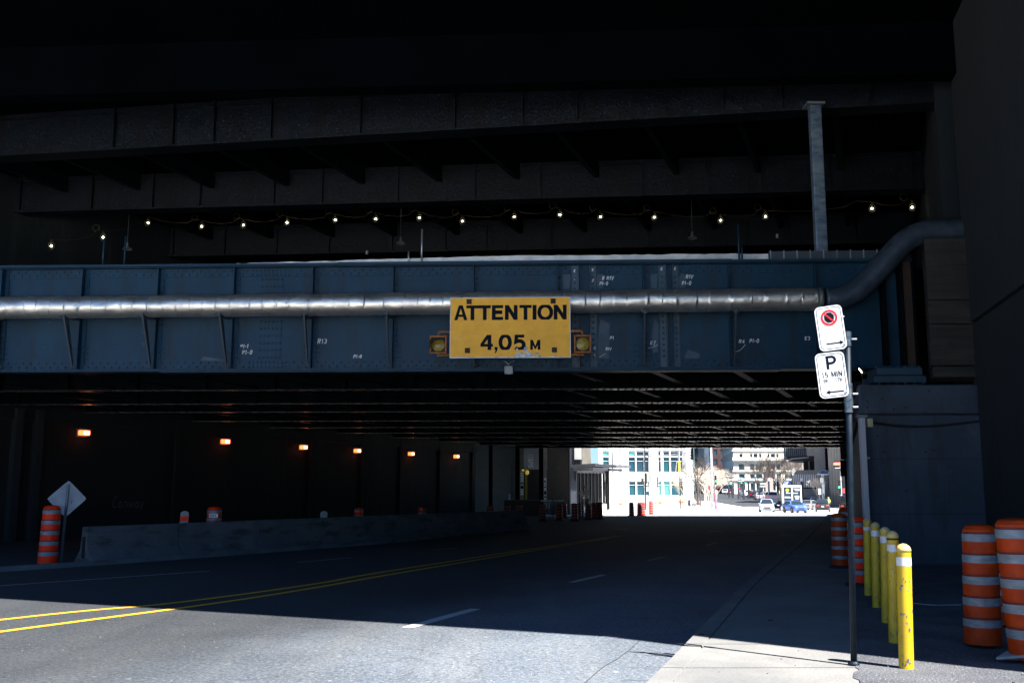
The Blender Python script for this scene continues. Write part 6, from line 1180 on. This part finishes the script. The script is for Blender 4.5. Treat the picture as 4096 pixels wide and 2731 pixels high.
def make_car(b, rz, kind, pm, label, rim=rim_m, lit=False, plate=True, group='cars beyond the underpass'):
    rz -= math.atan2(b.x, b.y)        # headings below are given relative to the line of sight
    L, W, H, belt, hood, gh, wr = KIND[kind]; w = W / 2; t = thing('car' if kind not in ('pickup', 'van') else kind, b, rz, label, {'pickup': 'pickup', 'van': 'van'}.get(kind, 'car'), group)
    def ring(x, zl, zt, wf, ch=.05):
        ww = w * wf; return [Vector((x, y, z)) for y, z in ((-ww * .88, zl), (-ww * .98, zl + .1), (-ww, zl + .3), (-ww * .99, (zl + zt) * .6), (-ww * .94, zt - ch), (-ww * .84, zt), (ww * .84, zt), (ww * .94, zt - ch), (ww * .99, (zl + zt) * .6), (ww, zl + .3), (ww * .98, zl + .1), (ww * .88, zl))]
    h = L / 2; gl = .2; fb = gh[0][0]; rb = gh[-1][0]; bed = kind == 'pickup'
    st = [(h, gl + .12, hood * .62, .78), (h - .05, gl + .06, hood * .74, .88), (h - .3, gl, hood * .88, .97), (h - .75, gl, hood * .95, 1), (fb + .05, gl, hood, 1), (fb - .2, gl, belt, 1), (rb + .35, gl, belt, 1), (-h + .35, gl, belt * (1 if kind != 'sedan' else .99), .98), (-h + .08, gl + .06, belt * .94, .92), (-h, gl + .15, belt * .86, .84)]
    if bed: st[-1] = (-h, gl + .2, belt * .99, .95); st[-2] = (-h + .04, gl + .15, belt, .97)
    mb = MB(); mb.loft([ring(*s) for s in st]); bo = mb.build('body', pm, t, smooth=True); e = bo.modifiers.new('e', 'EDGE_SPLIT'); e.split_angle = R(35)
    gr = []; hh = H - belt
    for x, f in gh:
        wb, wt = w * .93, w * (.93 - .2 * f); z = belt - .03 + (hh + .03) * f
        gr.append([Vector((x, y, zz)) for y, zz in ((-wb, belt - .04), (-(wb + (wt - wb) * .9), belt + (z - belt) * .85), (-wt * .84, z), (wt * .84, z), ((wb + (wt - wb) * .9), belt + (z - belt) * .85), (wb, belt - .04))])
    mb = MB(); mb.loft(gr); ro = mb.build('roof', pm, t, smooth=True); e = ro.modifiers.new('e', 'EDGE_SPLIT'); e.split_angle = R(25)
    def lerp4(a, b_, c, d, i=.08, off=(0, 0, 0)):
        m = (a + b_ + c + d) / 4; return [m + (p - m) * (1 - i) + Vector(off) for p in (a, b_, c, d)]
    a, b_ = gr[0], gr[1]; mb = MB(); mb.quad(*lerp4(a[0] + Z * .06, a[5] + Z * .06, b_[3], b_[2], .1, (.02, 0, .015))); mb.build('windscreen', glass_c, t)
    a, b_ = gr[-1], gr[-2]; mb = MB(); mb.quad(*lerp4(a[0] + Z * .1, b_[2], b_[3], a[5] + Z * .1, .14, (-.02, 0, .015))); mb.build('rear_window', glass_c, t)
    for s in (0, 1):
        lo = [g[0 if s == 0 else 5] for g in gr]; hi = [g[1 if s == 0 else 4] for g in gr]; sg_ = -1 if s == 0 else 1; o = Vector((0, sg_ * .012, 0)); mb = MB()
        f = lambda p, q, k: p.lerp(q, k) + o
        mb.quad(f(lo[0], lo[1], .25) + Z * .07, f(lo[2], lo[1], .05) + Z * .07, f(hi[1], hi[2], .95) - Z * .02, f(hi[1], hi[0], .0) - Z * .03)
        mb.quad(f(lo[2], lo[3], .06) + Z * .07, f(lo[3], lo[4], .35) + Z * .08, f(hi[3], hi[4], .02) - Z * .03, f(hi[2], hi[3], .02) - Z * .02); mb.build('side_window', glass_c, t)
        mb = MB(); mb.box((fb - .1, sg_ * (w + .06), belt + .06), (.14, .16, .12)); mb.build('mirror', pm, t, bevel=.02)
        hx = h - .13; mb = MB(); mb.frame((hx - .1, sg_ * w * .6 - .14, hood * .68), (.12, 0, 0), (0, .3, 0), (-.03, 0, .13)); mb.build('headlight', lamp_on if lit else lampw, t)
        mb = MB(); z = belt * .72 if not bed else belt * .6; mb.frame((-h - .012, sg_ * w * .64 - .15 * (1 if not bed else .3), z), (.1, 0, 0), (0, .3 if not bed else .1, 0), (0, 0, .13 if not bed else .35)); mb.build('tail_light', tail_r, t)
    mb = MB(); mb.frame((h - .04, -w * .42, hood * .5), (.06, 0, 0), (0, w * .84, 0), (-.03, 0, hood * .17)); mb.frame((h - .02, -w * .6, .3), (.05, 0, 0), (0, w * 1.2, 0), (0, 0, .1)); mb.build('grille', trim_k, t)
    mb = MB(); mb.box((-h + .0, 0, .38), (.08, W * .8, .2)); mb.build('rear_bumper', trim_k if kind in ('suv', 'pickup') else pm, t, bevel=.02)
    if plate: mb = MB(); mb.box((-h - .05, 0, .62 if kind != 'suv' else .7), (.02, .32, .16)); mb.build('licence_plate', platew, t)
    if bed: mb = MB(); mb.bb(-h + .12, rb - .2, -w * .82, w * .82, belt - .2, belt + .004); mb.build('bed_cover', trim_k, t)
    ax = L * .3
    for x in (ax, -ax * .98):
        for s in (-1, 1):
            y = s * (w - .1); mb = MB(); n = 18
            mb.tube([(x, s * (w - .02), wr + .03), (x, s * (w + .006), wr + .03)], wr * 1.16, n); o1 = mb.build('wheel_arch', trim_k, t)
            mb = MB(); mb.loft([[Vector((x + r * math.cos(2 * math.pi * k / n), y + s * yy, wr + r * math.sin(2 * math.pi * k / n))) for k in range(n)] for r, yy in ((wr * .9, -.1), (wr, -.06), (wr, .09), (wr * .93, .125), (wr * .66, .12))]); wh = mb.build('wheel', tyre_m, t); MX[wh.name] = MX[t.name]
            mb = MB(); mb.tube([(x, y + s * .11, wr), (x, y + s * .126, wr)], wr * .2, 10)
            for k in range(5): a = R(72 * k + 18); c = Vector((x, y + s * .118, wr)); d = Vector((math.cos(a), 0, math.sin(a))); q = Vector((-d.z, 0, d.x)) * .045; mb.frame(c - q - Vector((0, .006, 0)), d * wr * .64, q * 2, Vector((0, .014, 0)))
            o2 = mb.build('rim', rim, t); o2.parent = wh
    return t
silver = paint('silver blue paint', (.4, .45, .54)); bluep = paint('bright blue paint', (.085, .17, .5), .25, .2); greyp = paint('dark grey paint', (.04, .045, .052)); whitep = paint('white paint', (.78, .78, .78), .3, 0); winep = paint('wine red paint', (.05, .004, .012)); redp = paint('red paint', (.2, .004, .02), .3, 0); blackp = paint('black car paint', (.012, .012, .014)); silv2 = paint('silver paint', (.22, .225, .23))
gold = mat('gold tinted rim', (.25, .2, .1), .35, .7)
def cx(z, x, Y): return onrow(z, x, Y)
A90 = R(90)
make_car(cx(Rz, 1130, 126), R(-69), 'coupe_suv', bluep, 'bright blue compact SUV turning toward the viewer in front of the truck', rim=gold)
make_car(cx(Rz, 545, 131), R(-88), 'suv', silver, 'silver blue SUV facing the viewer, left of the bright blue one')
make_car(cx(Rz, 705, 147), R(-90), 'sedan', blackp, 'black car with one lit headlight just behind the silver blue SUV', lit=True)
make_car(cx(Rz, 685, 179), R(88), 'pickup', whitep, 'white pickup seen from behind in the parked row')
make_car(cx(Rz, 262, 224), R(96), 'suv', winep, 'wine red SUV seen from behind near the left end of the parked row')
make_car(cx(Rz, 135, 237), R(100), 'suv', whitep, 'white car mostly hidden behind the wine red SUV')
make_car(cx(Rz, 415, 203), R(92), 'sedan', silver, 'silver sedan parked right of the wine red SUV')
make_car(cx(Rz, 520, 213), R(92), 'hatch', silv2, 'grey blue hatchback between the silver sedan and the white pickup')
make_car(cx(Rz, 1350, 158), R(80), 'hatch', blackp, 'dark hatchback parked right behind the truck')
make_car(cx(Rz, 1455, 146), R(70), 'sedan', silv2, 'silver grey sedan seen from its rear corner, left of the dark grey SUV')
make_car(cx(Rz, 1715, 134), R(90), 'suv', greyp, 'dark grey SUV with red tail lights waiting at the right')
make_car(cx(Mz, 1686, 272), R(90), 'hatch', redp, 'small red hatchback driving away up the far street')
make_car(cx(Mz, 1470, 318), R(88), 'suv', greyp, 'dark SUV far up the street left of the red hatchback')
make_car(cx(Mz, 1228, 300), R(88), 'sedan', blackp, 'dark car with bright roof seen between the trunks left of the grey mast')
make_car(cx(Rz, 2245, 120), R(90), 'van', blackp, 'black van half hidden behind the parking sign post at right')
make_car(cx(Rz, 60, 250), R(92), 'hatch', silv2, 'grey car farthest left in the parked row, beyond the white one')
make_car(cx(Rz, 350, 232), R(92), 'suv', greyp, 'dark SUV beyond the silver sedan in the parked row')
make_car(cx(Mz, 1570, 290), R(-90), 'sedan', whitep, 'white car facing the viewer far up the street beside the red hatchback')
make_car(cx(Rz, 1400, 172), R(85), 'suv', silv2, 'grey SUV half hidden behind the dark hatchback beside the truck')
make_car(cx(Rz, 610, 192), R(90), 'suv', whitep, 'white SUV in the parked row just ahead of the white pickup')
make_car(cx(Rz, 1575, 158), R(88), 'sedan', whitep, 'white sedan seen over the dark grey SUV at the right')
# truck with dark printed doors
b = cx(Rz, 1088, 139); t = thing('truck', b, -math.atan2(b.x, b.y) + R(2), 'white box truck from behind with dark printed doors and yellow emblem', 'truck')
w2 = 1.28; zt = at(*Rz(0, 840), 139).z - b.z; zb0 = .75
mb = MB(); mb.bb(-w2, w2, 0, 5.5, zb0, zt); mb.build('box', whitep, t); mb = MB()
for (a, c, d, e) in ((-w2, w2, zt - .22, zt + .03), (-w2, w2, zb0, zb0 + .16), (-w2, -w2 + .17, zb0 + .16, zt - .22), (w2 - .17, w2, zb0 + .16, zt - .22), (-.09, -.03, zb0 + .16, zt - .22), (.03, .09, zb0 + .16, zt - .22)): mb.bb(a, c, -.05, -.002, d, e)
mb.build('door_frame', whitep, t); dd = mat('dark truck door', (.012, .03, .05), .4)
for s in (-1, 1): mb = MB(); x0, x1 = sorted((s * .1, s * (w2 - .18))); mb.bb(x0, x1, -.03, -.003, zb0 + .17, zt - .23); mb.build('rear_door', dd, t)
mb = MB(); vs = [(-.62 + .22 * math.cos(R(a)) * (1 + .12 * math.cos(R(a * 6))), -.034, zt - .62 + .2 * math.sin(R(a)) * (1 + .12 * math.cos(R(a * 6)))) for a in range(0, 360, 15)]; mb.quad(*vs); mb.build('yellow_emblem', mat('yellow emblem', (.85, .65, .03), .5), t)
mb = MB(); text(mb, 'Bernoise', (-.78, -.036, zt - 1.12), (1, 0, 0), Z, .26, .05, (0, -1, 0), width=1.55)
for (a, c, d, e) in ((.2, 1.0, .42, .5), (.4, 1.0, .52, .72), (-1.0, -.3, 1.52, 1.6), (-1.0, -.15, 1.62, 1.7), (-.9, -.2, 2.08, 2.16), (.3, .95, 1.4, 1.48), (.35, .95, 1.55, 1.68), (.4, .9, 1.78, 1.86), (.3, 1.0, 2.08, 2.14)): mb.bb(a, c, -.04, -.035, zt - e, zt - d)
mb.build('door_print', white_s, t)
mb = MB(); mb.box((0, -.06, .55), (2.3, .12, .15)); mb.build('bumper', trim_k, t); mb = MB(); mb.bb(-1.15, 1.15, 5.6, 7.2, .5, 2.3); mb.build('cab', whitep, t, bevel=.08)
for x in (-1, 1):
    for y in (1.0, 6.3): mb = MB(); mb.tube([(x * .85, y, .48), (x * 1.15, y, .48)], .48, 16); mb.build('wheel', tyre_m, t)
    mb = MB(); mb.box((x * 1.05, -.09, .7), (.22, .05, .1)); mb.build('tail_light', tail_r, t)
# ---------------- people
skin_m = mat('skin', (.45, .28, .2), .6)
def person(b, h, rz, label, top, legs, hair=None, stride=.22, arms=((.1, .0), (-.1, .0)), shoe=None, lean=0, look=0, sleeves=True):
    s = h / 1.72; t = thing('person', b, rz, label, 'person')
    V = {}; vs = []; ed = []; rad = []
    def v(n, x, y, z, r): V[n] = len(vs); vs.append((x * s, y * s, z * s)); rad.append(r * s)
    def e(*n):
        for a, c in zip(n, n[1:]): ed.append((V[a], V[c]))
    v('pel', 0, 0, .93, .135); v('wa', 0, .0 + lean * .3, 1.08, .115); v('ch', 0, lean * .6, 1.3, .15); v('nk', 0, lean, 1.46, .06); v('hd0', 0, lean - .01, 1.55, .07); v('hd', 0, lean - .015, 1.62, .095); v('hd1', 0, lean - .01, 1.69, .06)
    e('pel', 'wa', 'ch', 'nk', 'hd0', 'hd', 'hd1')
    for sd, n, f, ar in ((-1, 'l', stride, arms[0]), (1, 'r', -stride, arms[1])):
        v('hp' + n, sd * .09, 0, .88, .095); v('kn' + n, sd * .1, -f * .75 - .02, .49, .06); v('an' + n, sd * .1, -f * 1.1 + (.12 if f < 0 else 0), .1 + (.06 if f < 0 else 0), .042); v('to' + n, sd * .11, -f * 1.1 - .13 + (.12 if f < 0 else 0), .035 + (.02 if f < 0 else 0), .035)
        e('pel', 'hp' + n, 'kn' + n, 'an' + n, 'to' + n)
        v('sh' + n, sd * .18, lean * .8, 1.39, .06); v('el' + n, sd * (.23 + ar[1]), lean * .8 + ar[0] * .5 + .03, 1.12 + ar[1] * .4, .042); v('wr' + n, sd * (.22 + ar[1] * .6), lean * .8 - abs(ar[0]) * .8 - ar[0] * .6, .88 + ar[1] * 1.1, .03); v('ha' + n, sd * (.21 + ar[1] * .5), lean * .8 - abs(ar[0]) - ar[0] * .8, .79 + ar[1] * 1.3, .036)
        e('ch', 'sh' + n, 'el' + n, 'wr' + n, 'ha' + n)
    me = bpy.data.meshes.new('body'); me.from_pydata(vs, ed, []); o = bpy.data.objects.new('tmp', me); COL.objects.link(o)
    md = o.modifiers.new('s', 'SKIN'); sd_ = o.modifiers.new('b', 'SUBSURF'); sd_.levels = sd_.render_levels = 1
    for i, k in enumerate(me.skin_vertices[0].data): k.radius = (rad[i], rad[i] * (.8 if i in (V['ch'], V['wa'], V['pel']) else 1)); k.use_root = (i == 0)
    dg = bpy.context.evaluated_depsgraph_get(); dg.update(); m2 = bpy.data.meshes.new_from_object(o.evaluated_get(dg)); m2.name = 'body'; bpy.data.objects.remove(o)
    bo = bpy.data.objects.new('body', m2); COL.objects.link(bo); bo.parent = t; m2.materials.clear()
    for m in (skin_m, top, legs, shoe or black): m2.materials.append(m)
    for f in m2.polygons:
        z = f.center.z / s; x = abs(f.center.x / s); f.use_smooth = True
        f.material_index = 3 if z < .09 else 2 if (z < .95 and x < .19) else (0 if (z > 1.47 or (x > .17 and z < .86)) else 1)
    mb = MB(); mb.loft([[Vector((r * math.cos(a) * s, (lean + .012 + r * 1.1 * math.sin(a)) * s, z * s)) for a in [2 * math.pi * k / 10 for k in range(10)]] for r, z in ((.09, 1.6), (.108, 1.64), (.1, 1.7), (.07, 1.735), (.01, 1.75))]); mb.build('hair', hair or black, t, smooth=True)
    return t
navyc = mat('navy coat', (.008, .018, .05), .8); jean = mat('blue jeans', (.015, .04, .1), .8); whitec = mat('white shirt', (.8, .8, .8), .8); blackc = mat('black trousers', (.015, .016, .02), .85); darkc = mat('dark clothes', (.02, .02, .022), .9); vest = mat('hi vis vest', (.55, .7, .15), .7)
p1 = person(cx(Mz, 815, 147), 1.68, R(15), 'pedestrian in a navy coat and blue trousers walking, arm bent, left of a white top', navyc, jean, mat('fair hair', (.5, .42, .3), .8), .24, ((.2, .12), (.1, .18)))
mb = MB(); mb.loft([[Vector((rx * math.cos(a), ry * math.sin(a), z)) for a in [2 * math.pi * k / 12 for k in range(12)]] for z, rx, ry in ((.62, .24, .19), (.9, .2, .16), (1.1, .17, .14), (1.3, .2, .16), (1.42, .14, .11))]); mb.build('coat', navyc, p1, smooth=True)
p2 = person(cx(Mz, 903, 145), 1.8, R(160), 'pedestrian in a white top and black trousers seen from behind', whitec, blackc, mat('light hair', (.6, .5, .38), .8), .18)
mb = MB(); mb.loft([[Vector((rx * math.cos(a), ry * math.sin(a), z)) for a in [2 * math.pi * k / 12 for k in range(12)]] for z, rx, ry in ((.88, .21, .16), (1.1, .19, .15), (1.35, .23, .16), (1.5, .15, .11))]); mb.build('shirt', whitec, p2, smooth=True)
p3 = person(cx(Lz, 615, 93), 1.72, R(30), 'dark silhouette of a walking person between the striped drums', darkc, darkc, None, .24)
p4 = person(cx(Rz, 1843, 148), 1.78, R(-20), 'worker in a yellow green vest behind the dark grey SUV', vest, darkc, vest, .05)
# diamond construction sign silhouette with its sandbagged stand
b = cx(Lz, 655, 90); t = thing('work_zone_sign', b, 0, 'dark diamond work zone sign on a low stand before the pavilion fins', 'road sign')
Pm = lambda x, y: at(*Lz(x, y), 90) - b
for (cx_, cy, r, m, yy) in ((595, 885, 62, mat('dim sign', (.06, .06, .06), .6), .06), (672, 868, 78, black, 0)):
    c = Pm(cx_, cy); k = r / 4.612 / F * 90; mb = MB(); mb.prism([(k, 0), (0, k), (-k, 0), (0, -k)], (c.x, yy, c.z), (1, 0, 0), Z, (0, .03, 0)); mb.build('panel', m, t)
mb = MB(); c = Pm(650, 760); mb.box((c.x, .05, c.z), (.34, .03, .3)); mb.build('flag_plate', darkc, t)
mb = MB(); mb.tube([(.0, .08, 0), (0, .08, Pm(650, 745).z)], .035, 6); mb.tube([(-.5, -.3, .03), (0, .08, .5), (.5, -.3, .03)], .03, 5); mb.build('stand', black, t)
mb = MB(); c = Pm(705, 1010); 
mb.lathe([(.02, 0), (.2, .05), (.27, .35), (.3, .9), (.26, 1.15), (.12, 1.4), (.02, 1.45)], (c.x, .1, 0), 14); tt = mb.build('covered_bin', darkc, None, smooth=True); tt.location = b; tag(tt, 'dark rounded covered shape standing right of the walking silhouette', 'covered bin')
